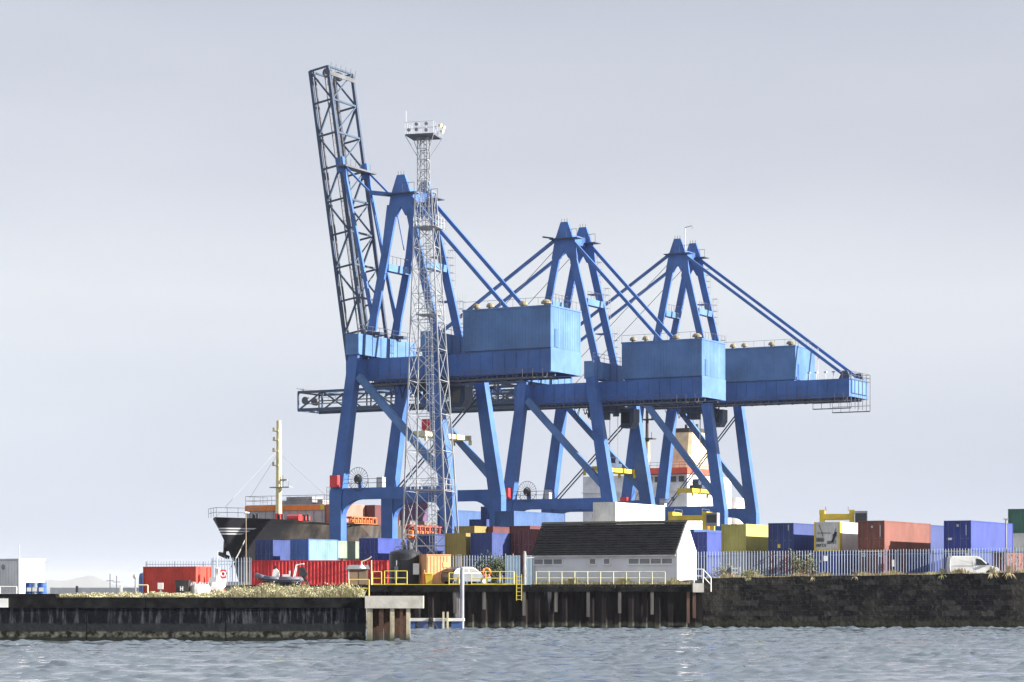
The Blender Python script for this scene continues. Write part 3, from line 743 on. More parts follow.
# ------------------------------------------------------------------ ship
def hull_mat():
    m, nt, b = nodes('ship_hull'); x, y, z = objxyz(nt)
    n1 = noise(nt, .35, 6); st = noise(nt, .9, 5, stretch=(1, 1.2, .18))
    sunlit_grime = mix(nt, ramp(nt, st, [(.35,0),(.7,1)]), (.026,.024,.024), (.105,.090,.078))  # streaky grime plus the sunlit brown of the hull side, painted in
    sunlit_grime = mix(nt, mth(nt,'MULTIPLY', ramp(nt, n1, [(.52,0),(.66,1)]), .6), sunlit_grime, (.10,.062,.036))
    bow = mix(nt, n1, (.008,.009,.014), (.022,.023,.03))
    t = mth(nt, 'ADD', mth(nt,'ADD', y, mth(nt,'MULTIPLY', mth(nt,'SUBTRACT', n1, .5), 3.0)), mth(nt,'MULTIPLY', z, -.35))
    c = mix(nt, ramp(nt, mth(nt,'MULTIPLY', t, .05), [(.28, 0), (.36, 1)]), bow, sunlit_grime)
    # three white lines round the bow, cut off on a slant
    f = mth(nt,'FRACT', mth(nt,'MULTIPLY', mth(nt,'SUBTRACT', z, 9.80), 1/.33))
    on = mth(nt,'MULTIPLY', mth(nt,'LESS_THAN', f, .5), mth(nt,'MULTIPLY', mth(nt,'GREATER_THAN', z, 9.80), mth(nt,'LESS_THAN', z, 10.7)))
    on = mth(nt,'MULTIPLY', on, mth(nt,'LESS_THAN', mth(nt,'SUBTRACT', y, mth(nt,'MULTIPLY', z, 1.6)), -10.6))
    c = mix(nt, on, c, (.75,.76,.78))
    nt.links.new(c, b.inputs['Base Color']); b.inputs['Roughness'].default_value = .6; return m
def ship():
    O = (X(338,285) - 19*CA, 285 + 19*SA, 0)
    S = thing('cargo_ship', 'black hulled cargo ship with white lines on its bow, moored behind the cranes', 'ship', O, -AL)
    def qst(z): return np.interp(z, [-2, 0, 3, 6.3, 11.8, 12.5], [9.0, 8.2, 7.0, 5.6, 1.6, 1.2])
    ts = np.array([0,.02,.05,.09,.14,.2,.28,.38,.5,.65,.8,1.0]); LQ = 148.0
    rings = []
    for z in (-2, 0, 2, 4, 6, 8, 9.2, 9.7, 10.2, 10.7, 11.2, None):
        zz = 11.8 if z is None else z; q0 = qst(zz); ld = np.interp(zz, [0, 12], [36, 21]); side = []
        for t in ts: q = q0 + ld*t; side.append((10.2*math.sin(min(1,t)*math.pi/2)**.95, q))
        side += [(10.2, 60), (10.2, 110), (10.0, 135), (8.2, LQ-1), (7.5, LQ)]
        def zf(q): return zz if z is not None else float(np.interp(q, [0, 9, 14, 140], [11.95, 11.75, 11.35, 11.35]))
        rings.append([(w, q, zf(q)) for w, q in side] + [(-w, q, zf(q)) for w, q in side[:0:-1]])
    MB().loft(rings).build('hull', hull_mat(), S)
    # anchor in its hawse, bow rail
    a = MB(); a.bar((-1.5, 6.2, 9.0), (-1.1, 5.1, 7.3), .3); a.bar((-2.0,5.4,7.5), (-.5,5.0,7.0), .4, .6); a.tube((-1.0,5.7,9.0),(-.7,5.2,8.0),.5,8)
    a.build('anchor', DARK, S)
    def rail(pts, h, n, parent, mt=GALV_DK):
        mb = MB()
        for p, q in zip(pts[:-1], pts[1:]):
            p, q = Vector(p), Vector(q); k = max(1, int((q-p).length/n))
            for dz in (h*.5, h): mb.tube(p+Vector((0,0,dz)), q+Vector((0,0,dz)), .03, 4)
            for i in range(k+1): c = p.lerp(q, i/k); mb.tube(c, c+Vector((0,0,h)), .03, 4)
        return mb.build('railing', mt, parent)
    rail([(-3.0, 4.4, 11.9), (0, 1.9, 11.95), (2.2, 3.4, 11.9), (3.9, 5.4, 11.9)], 1.15, 1.2, S)
    # forecastle house (breakwater) with orange band
    y0, y1, xa, xb = 19, 24, -7.6, 4.7
    b = MB(); b.box(xa, xb, y0, y1, 11.35, 14.0)
    for x in np.arange(xa+.6, xb, 1.25): b.box(x-.05, x+.05, y0-.12, y0, 11.4, 13.2)
    fh = b.build('forecastle_house', paint((.46,.45,.48), .6, .2), S)
    b = MB(); b.box(xa-.02, xb-.6, y0-.16, y0-.121, 13.24, 13.9); b.build('orange_band', ORANGE, fh)
    b = MB(); b.box(xb-.59, xb+.03, y0-.16, y1, 13.24, 13.9); b.build('yellow_band', YEL, fh)
    rail([(xa, y1, 14), (xa, y0, 14), (xb, y0, 14), (xb, y1, 14)], 1.15, 1.3, fh)
    b = MB(); b.box(-1.6, 2.4, y0+.6, y0+3, 14.0, 15.0); b.box(-2.6,-1.7, y0+.6,y0+2, 14, 14.5); b.box(3.2,4.0,y0+.6,y0+2.6,14,14.6); b.build('deck_locker', GREY, fh)
    b = MB(); b.box(xb+.02, xb+.05, y0+.6, y0+4.6, 11.4, 13.2); b.build('white_panel_or_sunlit_side', WHITE, fh)  # sunlit side of the grey house, painted on as a white sheet
    lad = MB()
    for dy in (.2, .8): lad.tube((xb+.2, y0+dy, 11.4), (xb+.2, y0+dy, 16.2), .04, 4)
    for z in np.arange(11.6, 16.1, .5): lad.tube((xb+.2, y0+.2, z), (xb+.2, y0+.8, z), .03, 4)
    lad.build('ladder', GALV_DK, fh)
    # foremast
    mx, my = .2, 15.2
    b = MB(); b.tube((mx, my, 12.7), (mx, my, 24.6), .42, 10, .30); M = b.build('foremast', PALEYEL, S)
    b = MB(); b.box(mx-.8, mx+.8, my-.8, my+.8, 11.3, 11.9); b.tube((mx,my,11.9),(mx,my,12.72),.5,10); b.build('mast_base', RED, M)
    b = MB()
    for z, l in ((23.2,.7),(22.0,.65),(20.6,.7),(18.8,.75)): b.box(mx-l, mx+.25, my-.45, my+.25, z, z+.1); b.tube((mx-l+.1, my-.3, z+.1), (mx-l+.1, my-.3, z+.5), .14, 6)
    b.build('lamp_bracket', PALEYEL, M)
    b = MB(); b.box(mx-1.1, mx+1.9, my-.5, my+.4, 16.0, 16.12); b.tube((mx+.7,my,16.1),(mx+.7,my,17.6),.09,6); b.box(mx+.2,mx+1.3,my-.1,my+.1,16.9,17.1); b.tube((mx+1.6,my,16.1),(mx+1.6,my,16.8),.06,5); b.build('radar_platform', GREY, M)
    b = MB(); b.tube((mx, my, 20.5), (-7.0, 19, 14.9), .025, 4); b.tube((mx, my, 20.5), (4.5, 20, 14.9), .025, 4); b.tube((mx,my,21),(-.2,2.2,12.0),.025,4); b.build('mast_stay', ROPE, M)
    # deck gear on the bow
    b = MB(); b.box(3.0, 5.0, 13.6, 15.2, 11.4, 12.3); b.tube((3.2,13,12),(5.0,13,12),.5,10); b.build('windlass', RED, S)
    for x, y in ((.6, 9.5), (3.0, 11.5), (5.2, 14)):
        b = MB(); b.tube((x-.3,y,11.7),(x-.3,y,12.5),.18,8); b.tube((x+.3,y,11.7),(x+.3,y,12.5),.18,8); b.box(x-.5,x+.5,y-.2,y+.2,11.5,11.75); b.build('bollard', DARK, S)
    # hatch coaming
    b = MB(); b.box(-7.5, 7.8, 27, 112, 11.2, 12.2); b.build('hatch_coaming', paint((.22,.2,.19), .7, .4), S)
    # accommodation block
    q0, q1 = 120, 138
    b = MB(); b.box(-9.6, 9.6, q0, q1, 11.3, 21.9)
    for z in (13.9, 16.5, 19.1): b.box(-9.75, 9.75, q0-.15, q1, z, z+.14)
    W = b.build('accommodation', paint((.80,.80,.82), .5, .08, stain=(.45,.42,.4)), S)
    b = MB(); b.box(.2, 9.9, q0-.6, q1-6, 22.0, 23.0); b.build('bridge_bulwark', paint((.80,.10,.05), .5, .1), W)
    b = MB(); b.box(.2, 9.2, q0+.4, q1-7, 21.9, 22.0)
    for x in np.arange(.9, 9.6, 1.45): b.box(x, x+.95, q0-.2, q0-.16, 20.7, 21.6)
    b.build('bridge_window', GLASS_M, W)
    for z in (17.6, 15.0):
        for x in (-7.5,-5,-2,1.2,4,7): MB().box(x-.25, x+.25, q0-.05, q0-.02, z, z+.6).build('porthole', GLASS_M, W)
    rail([(-9.6, q0, 21.95), (.1, q0, 21.95)], 1.1, 1.3, W); rail([(.3, q0-.5, 23.0), (9.8, q0-.5, 23.0), (9.8, q1-6.2, 23.0)], .9, 1.2, W)
    b = MB(); 
    prof = [(2.6, 22.0), (2.5, 28.6)]
    ringf = lambda k, z, dy: [(6.2 + 2.35*k*math.copysign(abs(math.cos(t))**.6, math.cos(t)), q0+8+dy + 3.6*k*math.copysign(abs(math.sin(t))**.6, math.sin(t)), z) for t in [2*math.pi*i/20 for i in range(20)]]
    b.loft([ringf(1.18, 22.0, 0), ringf(.95, 29.2, 1.0)]); FN = b.build('funnel', paint((.72,.60,.38), .55, .15), W)
    b = MB(); b.loft([ringf(.97, 29.22, 1.0), ringf(.94, 29.9, 1.1)])
    for dx in (-.9,.2,1.1): b.tube((6.2+dx,q0+9,29.9),(6.2+dx,q0+9,30.7),.25,8)
    b.build('funnel_top', DARK, FN)
    b = MB(); b.tube((.9, q0+3, 22), (.9, q0+3, 27.6), .55, 10, .45); RM = b.build('radar_mast', paint((.62,.46,.26), .55, .15), W)
    b = MB(); b.tube((.9,q0+3,27.6),(.9,q0+3,36.5),.32,8,.2); b.box(-.4,2.2,q0+2.2,q0+3.8,28.0,28.2); b.box(.2,2.4,q0+2.2,q0+3.6,31.2,31.4); b.box(.9,2.9,q0+2.8,q0+3.1,33.4,33.8)
    for z in (28.2,31.4): 
        for x in (-.3,1.2,2.1): b.tube((x,q0+2.2,z),(x,q0+2.2,z+1),.05,4)
    b.tube((2.0,q0+2.9,31.4),(2.0,q0+2.9,33.2),.3,8); b.build('mast_top', DARK, RM)
    b = MB(); b.tube((9.0,q0+2,23),(9.0,q0+2,24.1),.25,6); b.lathe([(.05,24.0),(.5,24.3),(.6,24.7),(.4,25.2),(.05,25.3)],12,(8.7,q0+2,0)); b.build('satellite_dome', WHITE, W)
    # lower white house and lifeboat towards the quay
    b = MB(); b.box(5.0, 10.4, q1+.5, q1+6, 11.3, 18.6); b.build('stern_house', WHITE, W)
    b = MB(); n = 12
    b.loft([[(10.0+r*math.cos(t), q1-8+yy, 13.0+r*1.0*math.sin(t)) for t in [2*math.pi*i/n for i in range(n)]] for yy, r in ((-3.2,.15),(-2.6,.85),(-1,1.2),(1,1.2),(2.6,.9),(3.2,.2))])
    b.build('lifeboat', ORANGE, S, smooth=True)
    b = MB()
    for yy in (-2.4, 2.4): b.path([(8.8,q1-8+yy,11.4),(9.0,q1-8+yy,14.8),(10.6,q1-8+yy,15.2)],.16,6)
    b.build('davit', CREAM, S)
    b = MB(); b.tube((10.0,q1+3,11.4),(10.0,q1+3,16.8),.2,6); b.tube((10.0,q1+3,16.6),(7.6,q1+3,17.0),.12,6); b.build('stern_davit', RED, S)
    for x, y, z in ((6, 106, 12.2), (7.5, 112.5, 11.4), (2, 114, 11.4)):
        b = MB(); b.box(x-1.6,x+1.6,y-.6,y+.6,z,z+.7); b.tube((x-1.2,y,z+1.2),(x+1.2,y,z+1.2),.5,10); b.box(x-1.5,x-1.2,y-.5,y+.5,z,z+1.7); b.box(x+1.2,x+1.5,y-.5,y+.5,z,z+1.7); b.build('deck_winch', PALEYEL, S)
    # mooring line
    mb = MB(); pts = []
    p, q = Vector((1.9, 5.4, 9.3)), Vector((13.5, -16, 4.1))
    for i in range(9): f = i/8; c = p.lerp(q, f); c.z -= 1.2*4*f*(1-f)*.4; pts.append(c)
    mb.path(pts, .07, 5); mb.build('mooring_line', ROPE, S)
    return O
SHIP_O = ship()
def ship_pt(x, y, z): return (SHIP_O[0] + x*CA + y*SA, SHIP_O[1] - x*SA + y*CA, z)

# ------------------------------------------------------------------ containers
_cm = {}

def cont_meshes(L, rgb, Hh):
    key = (L, rgb, Hh)
    if key in _cm: return _cm[key]
    W = 2.438; x0, x1, y0, y1 = -W/2, W/2, -L/2, L/2
    mt = paint(rgb, .55, .22, SH, stain=tuple(min(.3, c*.45+.03) for c in rgb))
    body = MB()
    def corr(a, b, n, fixed, axis, out):       # corrugated panel
        pts = []; st = (b-a)/n
        for i in range(n):
            u = a + i*st; pts += [(u, 0), (u+st*.25, 0), (u+st*.5, .036*1.3), (u+st*.75, .036*1.3)]
        pts.append((b, 0)); vs = []
        for u, d in pts:
            for z in (.16, Hh-.12):
                vs.append((fixed + out*(d-.06), u, z) if axis == 'y' else (u, fixed + out*(d-.06), z))
        body.add(vs, [(2*i, 2*i+2, 2*i+3, 2*i+1) for i in range(len(pts)-1)])
    corr(y0+.1, y1-.1, max(8, int(L/.36)), x1, 'y', 1); corr(y0+.1, y1-.1, max(8, int(L/.36)), x0, 'y', -1)
    corr(x0+.1, x1-.1, 7, y1, 'x', 1); body_end = body
    body.box(x0+.05, x1-.05, y0+.05, y1-.05, Hh-.10, Hh-.04); body.box(x0+.05, x1-.05, y0+.05, y1-.05, .05, .15)
    plain = len(body.v)
    me_body = None
    blind = MB(); blind.v, blind.f, blind.m = list(body.v), list(body.f), list(body.m)
    tmp = body; 
    corr(x0+.1, x1-.1, 7, y0, 'x', -1)         # blind front end
    me_blind = body.mesh('body', mt); me_open = blind.mesh('body', mt)
    fr = MB()
    for x in (x0, x1-.14):
        for y in (y0, y1-.14): fr.box(x, x+.14, y, y+.14, .0, Hh)
    for x in (x0+.005, x1-.105):
        fr.box(x, x+.1, y0+.14, y1-.14, 0.002, .16); fr.box(x+.02, x+.08, y0+.14, y1-.14, Hh-.12, Hh-.004)
    for y in (y0+.005, y1-.105):
        fr.box(x0+.14, x1-.14, y, y+.1, .002, .16); fr.box(x0+.14, x1-.14, y+.01, y+.09, Hh-.14, Hh-.004)
    me_fr = fr.mesh('frame', mt)
    d = MB(); d.box(.01, W/2-.15, y0+.02, y0+.07, .18, Hh-.16)
    for z in np.linspace(.35, Hh-.4, 6): d.box(.06, W/2-.2, y0+.0, y0+.02, z, z+.22)
    me_d1 = d.mesh('door', mt)
    d = MB(); d.box(-W/2+.15, -.01, y0+.02, y0+.07, .18, Hh-.16)
    for z in np.linspace(.35, Hh-.4, 6): d.box(-W/2+.2, -.06, y0+.0, y0+.02, z, z+.22)
    me_d2 = d.mesh('door', mt)
    rods = []
    for s in (1, -1):
        r = MB()
        for x in (.28, .80): r.tube((s*x, y0-.03, .16), (s*x, y0-.03, Hh-.14), .028, 5); r.box(min(s*x, s*(x+.25)), max(s*x, s*(x+.25)), y0-.06, y0-.03, 1.0, 1.06)
        rods.append(r.mesh('lock_rod', paint(tuple(c*.6+.13 for c in rgb), .5, .1)))
    _cm[key] = (me_blind, me_open, me_fr, me_d1, me_d2, rods); return _cm[key]
def shipping_container(label, pos, L, rgb, rot=-AL, doors=False, Hh=2.591, group=None):
    mb_, mo, mf, d1, d2, rods = cont_meshes(L, rgb, Hh)
    c = thing('shipping_container', label, 'shipping container', pos, rot, group)
    link('body', mo if doors else mb_, c); link('frame', mf, c)
    if doors:
        for dm, rm in ((d1, rods[0]), (d2, rods[1])):
            d = link('door', dm, c); link('lock_rod', rm, d)
    return c
def near(px, D, L, base, rot=-AL, W=2.438):
    """base centre of a container whose nearest vertical edge (end meets lit side) shows at column px"""
    g = Vector((math.cos(rot), math.sin(rot))); q = Vector((-math.sin(rot), math.cos(rot)))
    p = Vector((X(px, D), D)) - g*(W/2) + q*(L/2)
    return (p.x, p.y, base)
L20, L40 = 6.058, 12.192
c_yel=(.48,.43,.12); c_navy=(.022,.048,.20); c_blue=(.04,.105,.27); c_royal=(.022,.048,.29); c_white=(.66,.65,.62); c_org=(.20,.060,.042); c_mar=(.115,.024,.03)
c_blue_lit=(.17,.29,.36); c_pgreen=(.24,.30,.23); c_must=(.30,.23,.06); c_pink=(.46,.20,.15); c_grey=(.48,.49,.52); c_green=(.035,.13,.10); c_red=(.50,.016,.022); c_lav=(.26,.31,.56); c_purp=(.12,.055,.14)
YG = 'containers stacked in the yard'
Hc = 2.591
def stack(px, D, items, base=YARD, rot=-AL):
    z = base; out = []
    for it in items:
        label, L, rgb, doors = it[:4]; hh = it[4] if len(it) > 4 else Hc
        out.append(shipping_container(label, near(px, D, L, z, rot), L, rgb, rot, doors, hh, YG)); z += hh + .012
    return out
# right-hand yard, two high
stack(746, 219, [('grey container under the yellow one, behind the fence', L20, c_grey, False), ('ribbed yellow container on top, right of the shed gable', L40, c_yel, False)])
stack(793.5, 215.5, [('dull red container under the navy one right of the yellow container', L20, c_mar, False), ('navy container on top, directly right of the yellow container', L40, c_navy, True)])
wc = stack(840, 212, [('blue container under the white one with yellow corner posts', L40, c_royal, False), ('white container with yellow corner posts and black lettering on its end', L40, c_white, False)])[1]
stack(884.5, 208, [('maroon container under the orange-red one', L20, c_mar, True), ('orange-red container on top, its long lit side facing right', L40, c_org, True)])
stack(930, 222, [('dark blue container in the lower tier between the orange-red and royal blue stacks', L20, c_navy, False), ('navy container on top, half hidden behind the orange-red one', L40, c_navy, False)])
stack(971, 207.5, [('navy container under the royal blue one, behind the white van', L20, c_navy, True), ('royal blue container with door rods on top, above the white van', L40, c_royal, True)])
stack(1004, 219, [('brown container in the lower tier right of the white van', L20, c_org, False), ])
# white posts with yellow paint, lettering on the white box end
yp = MB()
for x in (-1.222, 1.082): yp.box(x, x+.14, -L40/2-.006, -L40/2-.002, .02, Hc-.02)
yp.box(1.2215, 1.225, -L40/2, -L40/2+.5, .02, Hc-.02); yp.box(-1.08,1.08,-L40/2-.006,-L40/2-.002,.02,.2)
yp.build('yellow_post', YEL, wc)
mb = MB()
for a, b in (((-.75,2.35),(-.35,1.3)), ((.55,1.2),(.85,2.0)), ((-.9,1.62),(.4,1.6))): mb.bar((a[0],-L40/2-.03,a[1]), (b[0],-L40/2-.03,b[1]), .05, .02)
mb.bar((.5,-L40/2-.03,.75),(.85,-L40/2-.03,1.7),.22,.02)
rl_ = random.Random(5)
for row, x0_, x1_, hh_ in ((.86, -.98, -.30, .34), (.42, -.98, -.12, .24), (.66, .02, .95, .26), (1.3, .55, .95, .2)):   # worn block letters, only strokes left
    x = x0_
    while x < x1_ - .1:
        k = rl_.random(); mb.box(x, x+.045, -L40/2-.04, -L40/2-.02, row, row+hh_)
        if k < .6: mb.box(x, x+.13, -L40/2-.043, -L40/2-.021, row+hh_*.8, row+hh_)
        if k > .3: mb.box(x, x+.13, -L40/2-.043, -L40/2-.021, row, row+hh_*.2)
        if k > .5: mb.box(x+.1, x+.145, -L40/2-.041, -L40/2-.019, row, row+hh_)
        x += .185
mb.build('black_mark', DARK, wc)
def sticker(c, x, z, w_, h_, mt, L): MB().box(x-w_/2, x+w_/2, -L/2-.075, -L/2-.045, z, z+h_).build('sticker', mt, c)
def pick(lab): return [o for o in bpy.data.objects if o.get('label') == lab][0]
c = pick('navy container on top, directly right of the yellow container'); sticker(c, -.15, .35, .26, .34, YEL, L40); sticker(c, .75, 1.9, .08, .5, LGREY, L40)
c = pick('orange-red container on top, its long lit side facing right'); sticker(c, .1, 1.95, .18, .2, LGREY, L40); sticker(c, .85, 1.2, .07, 1.0, LGREY, L40)
c = pick('royal blue container with door rods on top, above the white van'); sticker(c, .05, 2.05, .2, .2, LGREY, L40); sticker(c, -.65, .9, .34, .2, WHITE, L40); sticker(c, .8, 1.3, .07, .9, LGREY, L40)
for lab in ('maroon container under the orange-red one', 'navy container under the royal blue one, behind the white van'):
    c = pick(lab); L_ = L20
    for x in (-.65, .85): sticker(c, x, 2.05, .32, .36, LGREY, L20)
    MB().box(-1.15, 1.15, -L20/2-.05, -L20/2-.01, 2.5, 2.58).build('yellow_strip', YEL, c)
# navy pair by the shed gable
HQ = 2.896
stack(707, 250, [('blue container in the lower tier behind the shed gable', L20, c_navy, False), ('navy container with a door rod on top, just behind the shed gable', L20, c_royal, True)])
stack(694, 264, [('dark container in the lower tier far behind the shed gable', L40, c_navy, False, HQ), ('pale-sided blue container on top, far behind the shed gable', L40, c_blue, False, HQ)])
stack(719, 256, [('navy container in the lower tier just left of the yellow container', L40, c_navy, False), ('navy container in the upper tier just left of the yellow container', L40, c_navy, False)])
# dark green on white at the right edge : long side faces the water
def side_on(label, px_left, D, L, rgb, base, rot):
    return shipping_container(label, (X(px_left, D) + L/2*math.cos(rot) - 1.22*math.sin(rot), D + L/2*math.sin(rot) + 1.22*math.cos(rot), base), L, rgb, rot - R(90), False, Hc, YG)
side_on('white container below the dark green one at the right edge', 1005.5, 257, L40, c_white, YARD+Hc+.012, R(-22))
side_on('blue container at the bottom of the stack at the right edge', 1004, 257, L40, c_lav, YARD, R(-22))
gc = side_on('dark green container topmost of the stack at the right edge', 1008, 257, L40, c_green, YARD+2*(Hc+.012), R(-22))
mb = MB()
for y in (-(L40/2-1.75), -(L40/2-2.45)): mb.box(-1.245, -1.24, y-.2, y+.2, 1.25, 1.65)
mb.build('white_sticker', WHITE, gc)
# white reefer above the shed roof
stack(615.5, 236, [('grey container hidden low behind the shed roof', L40, c_grey, False), ('grey container hidden behind the shed roof, below the cream one', L40, c_grey, False), ('cream white container with grey end rising above the shed roof', L40, (.80,.79,.72), False)], rot=-R(27))
# centre group between tower and shed
stack(466, 238, [('mustard container low beside the floodlight tower', L20, c_must, False), ('mustard container on top beside the floodlight tower, nearest the water', L20, c_must, False)], base=APRON)
stack(474.5, 250, [('mustard container low in the second stack behind the floodlight tower', L20, c_must, False, HQ), ('mustard container on top of the second stack behind the floodlight tower', L20, c_must, False, HQ)])
stack(492, 236, [('navy container low in the stack behind the bush', L20, c_navy, False), ('ribbed navy container on top of the stack behind the bush', L20, c_navy, False)], base=APRON)
stack(493, 252, [('maroon container low behind the ribbed navy one', L20, c_mar, False, HQ), ('maroon container peeping over the ribbed navy one above the bush', L20, c_mar, False, HQ)])
stack(511, 250, [('dark navy container low between the bush and the maroon stack', L20, c_navy, False), ('shadowed navy container with a lit strip, left of the maroon stack', L20, c_navy, False)], base=APRON-.001)
stack(454, 300, [('half-height blue container at the bottom of the tall blue stack', L40, c_blue, False, 1.3), ('blue container second from the bottom of the tall blue stack', L40, c_blue, False), ('blue container third from the bottom of the tall blue stack', L40, c_blue, False), ('blue container with long lit side, topmost of the tall blue stack', L40, c_blue, False)])
sm = stack(486.5, 295, [('maroon container lowest in the column under the small navy box', L20, c_mar, False), ('blue container second in the column under the small navy box', L20, c_blue, False), ('dark container third in the column under the small navy box', L20, c_navy, False), ('small navy container perched alone at the top of its column', L20, c_navy, True)])
sm[-1].scale = (.64, .5, .62); sm[-1].location.x += .3
stack(532.5, 238, [('maroon container low beside the left end of the shed', L20, c_mar, False), ('ribbed maroon container with a door rod beside the left end of the shed roof', L20, c_mar, True)])
stack(530, 249, [('dark red container low behind the ribbed maroon one', L20, c_mar, False, HQ), ('dark red container with pink lit side, peeping over the ribbed maroon one', L40, c_mar, False, HQ)])
stack(514, 263, [('maroon container at the bottom of the stack left of the shed roof', L40, c_mar, False), ('dark container in the middle of the stack left of the shed roof', L40, c_navy, False), ('blue container with pale lit side, topmost left of the shed roof', L40, c_blue, False)])
# row in front of the nearest crane, two high
U = ' in the upper tier'
stack(273, 272, [('navy container, lower left end of the row before the ship bow', L20, c_navy, False), ('navy container, upper left end of the row before the ship bow', L20, c_navy, True)], base=APRON)
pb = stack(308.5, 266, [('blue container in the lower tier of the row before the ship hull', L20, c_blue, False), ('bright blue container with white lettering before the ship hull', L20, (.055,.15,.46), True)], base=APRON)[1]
pb.children[0].data = cont_meshes(L20, c_blue_lit, Hc)[1]  # body colour paled to paint in the sunlight on the blue side
pb['label'] = 'bright blue container with sunlit paleness painted into its body, before the ship hull'
stack(337, 277, [('pale green container in the lower tier before the first crane leg', L40, c_pgreen, False), ('pale green container in the upper tier before the first crane leg', L40, c_pgreen, False)], base=APRON)
stack(378, 262, [('blue container in the lower tier between the crane legs', L20, c_royal, False), ('navy container with a bright door rod between the crane legs', L20, c_royal, True)], base=APRON)
stack(434.5, 258, [('navy container low at the foot of the floodlight tower', L20, c_navy, False), ('navy container with a door rod at the foot of the floodlight tower', L20, c_navy, True)], base=YARD)
# on the ship
def deck(label, x, y, L, rgb, z=12.2): shipping_container(label, ship_pt(x, y, z), L, rgb, -AL, False, Hc, 'containers on the ship deck')
deck('salmon container with lit side on the ship deck behind the first crane leg', 6.1, 22.0, L20, c_pink, 11.37)
deck('maroon container on the ship deck right of the salmon one', 7.6, 27.6, L20, c_mar, 11.37)
deck('purple container on the ship deck right of the maroon one', 6.4, 37, L20, c_purp, 12.21)
def lashing_frame(label, loc, n, rgb):
    t = thing('lashing_frame', label, 'cargo frame', loc, -AL, 'orange cargo frames by the ship')
    mb = MB()
    for i in range(n):
        y = i*1.1; mb.box(-.9, .9, y-.09, y+.09, 0, .2); mb.box(-.9, -.72, y-.09, y+.09, .2, 1.6); mb.box(.72, .9, y-.09, y+.09, .2, 1.6)
        mb.tube((-.5, y, 1.45), (.5, y, 1.45), .28, 8)
    for z in (0.02, 1.45):
        for x in (-.88, .72): mb.box(x, x+.16, 0, (n-1)*1.1, z, z+.14)
    mb.build('frame_bars', rgb, t)
    mb = MB()
    for i in range(n-1): mb.lathe([(.05,0),(.34,.1),(.34,.75),(.05,.85)], 8, (.1, i*1.1+.55, .24))
    mb.build('drum', ORANGE, t)
lashing_frame('low orange drums and frames along the ship deck edge near the first crane leg', ship_pt(9.5, 17.5, 11.36), 7, paint((.62,.20,.06), .6, .3))
bpy.data.objects['lashing_frame'].scale = (.8, .8, .55)
stack(417, 271, [('blue container in the lower tier under the red and orange frames', L40, c_blue, False), ('grey container carrying the red and orange frames behind the black tank', L40, (.20,.2,.19), False)], base=APRON)
lashing_frame('row of red and orange frames standing on a container behind the black tank', tuple(Vector(near(415, 271, 0, APRON+2*Hc+.03)) + Vector((.3, .6, 0))), 9, paint((.42,.07,.04), .6, .35))
# ------------------------------------------------------------------ shed
def tile_mat():
    m, nt, b = nodes('roof_tiles'); x, y, z = objxyz(nt)
    n1 = noise(nt, 1.2, 6); n2 = noise(nt, 7, 4)
    c = mix(nt, ramp(nt, n1, [(.3,0),(.75,1)]), (.022,.022,.026), (.055,.054,.056))
    c = mix(nt, mth(nt,'MULTIPLY', ramp(nt, n2, [(.6,0),(.72,1)]), .5), c, (.085,.095,.05))
    nt.links.new(c, b.inputs['Base Color']); b.inputs['Roughness'].default_value = .8; b.inputs['Specular IOR Level'].default_value = .2; return m
def render_mat(rgb, dirt):
    m, nt, b = nodes('render'); x, y, z = objxyz(nt)
    c = mix(nt, ramp(nt, noise(nt, .8, 6, stretch=(1,1,.5)), [(.35,0),(.7,1)]), tuple(v*.86 for v in rgb), rgb)
    c = mix(nt, ramp(nt, mth(nt,'ADD', z, mth(nt,'MULTIPLY', noise(nt, 2, 5), .9)), [(.35, .7), (.9, 0)]), c, dirt)
    nt.links.new(c, b.inputs['Base Color']); b.inputs['Roughness'].default_value = .9; bump(nt, b, noise(nt, 14, 3), .3, .02); return m
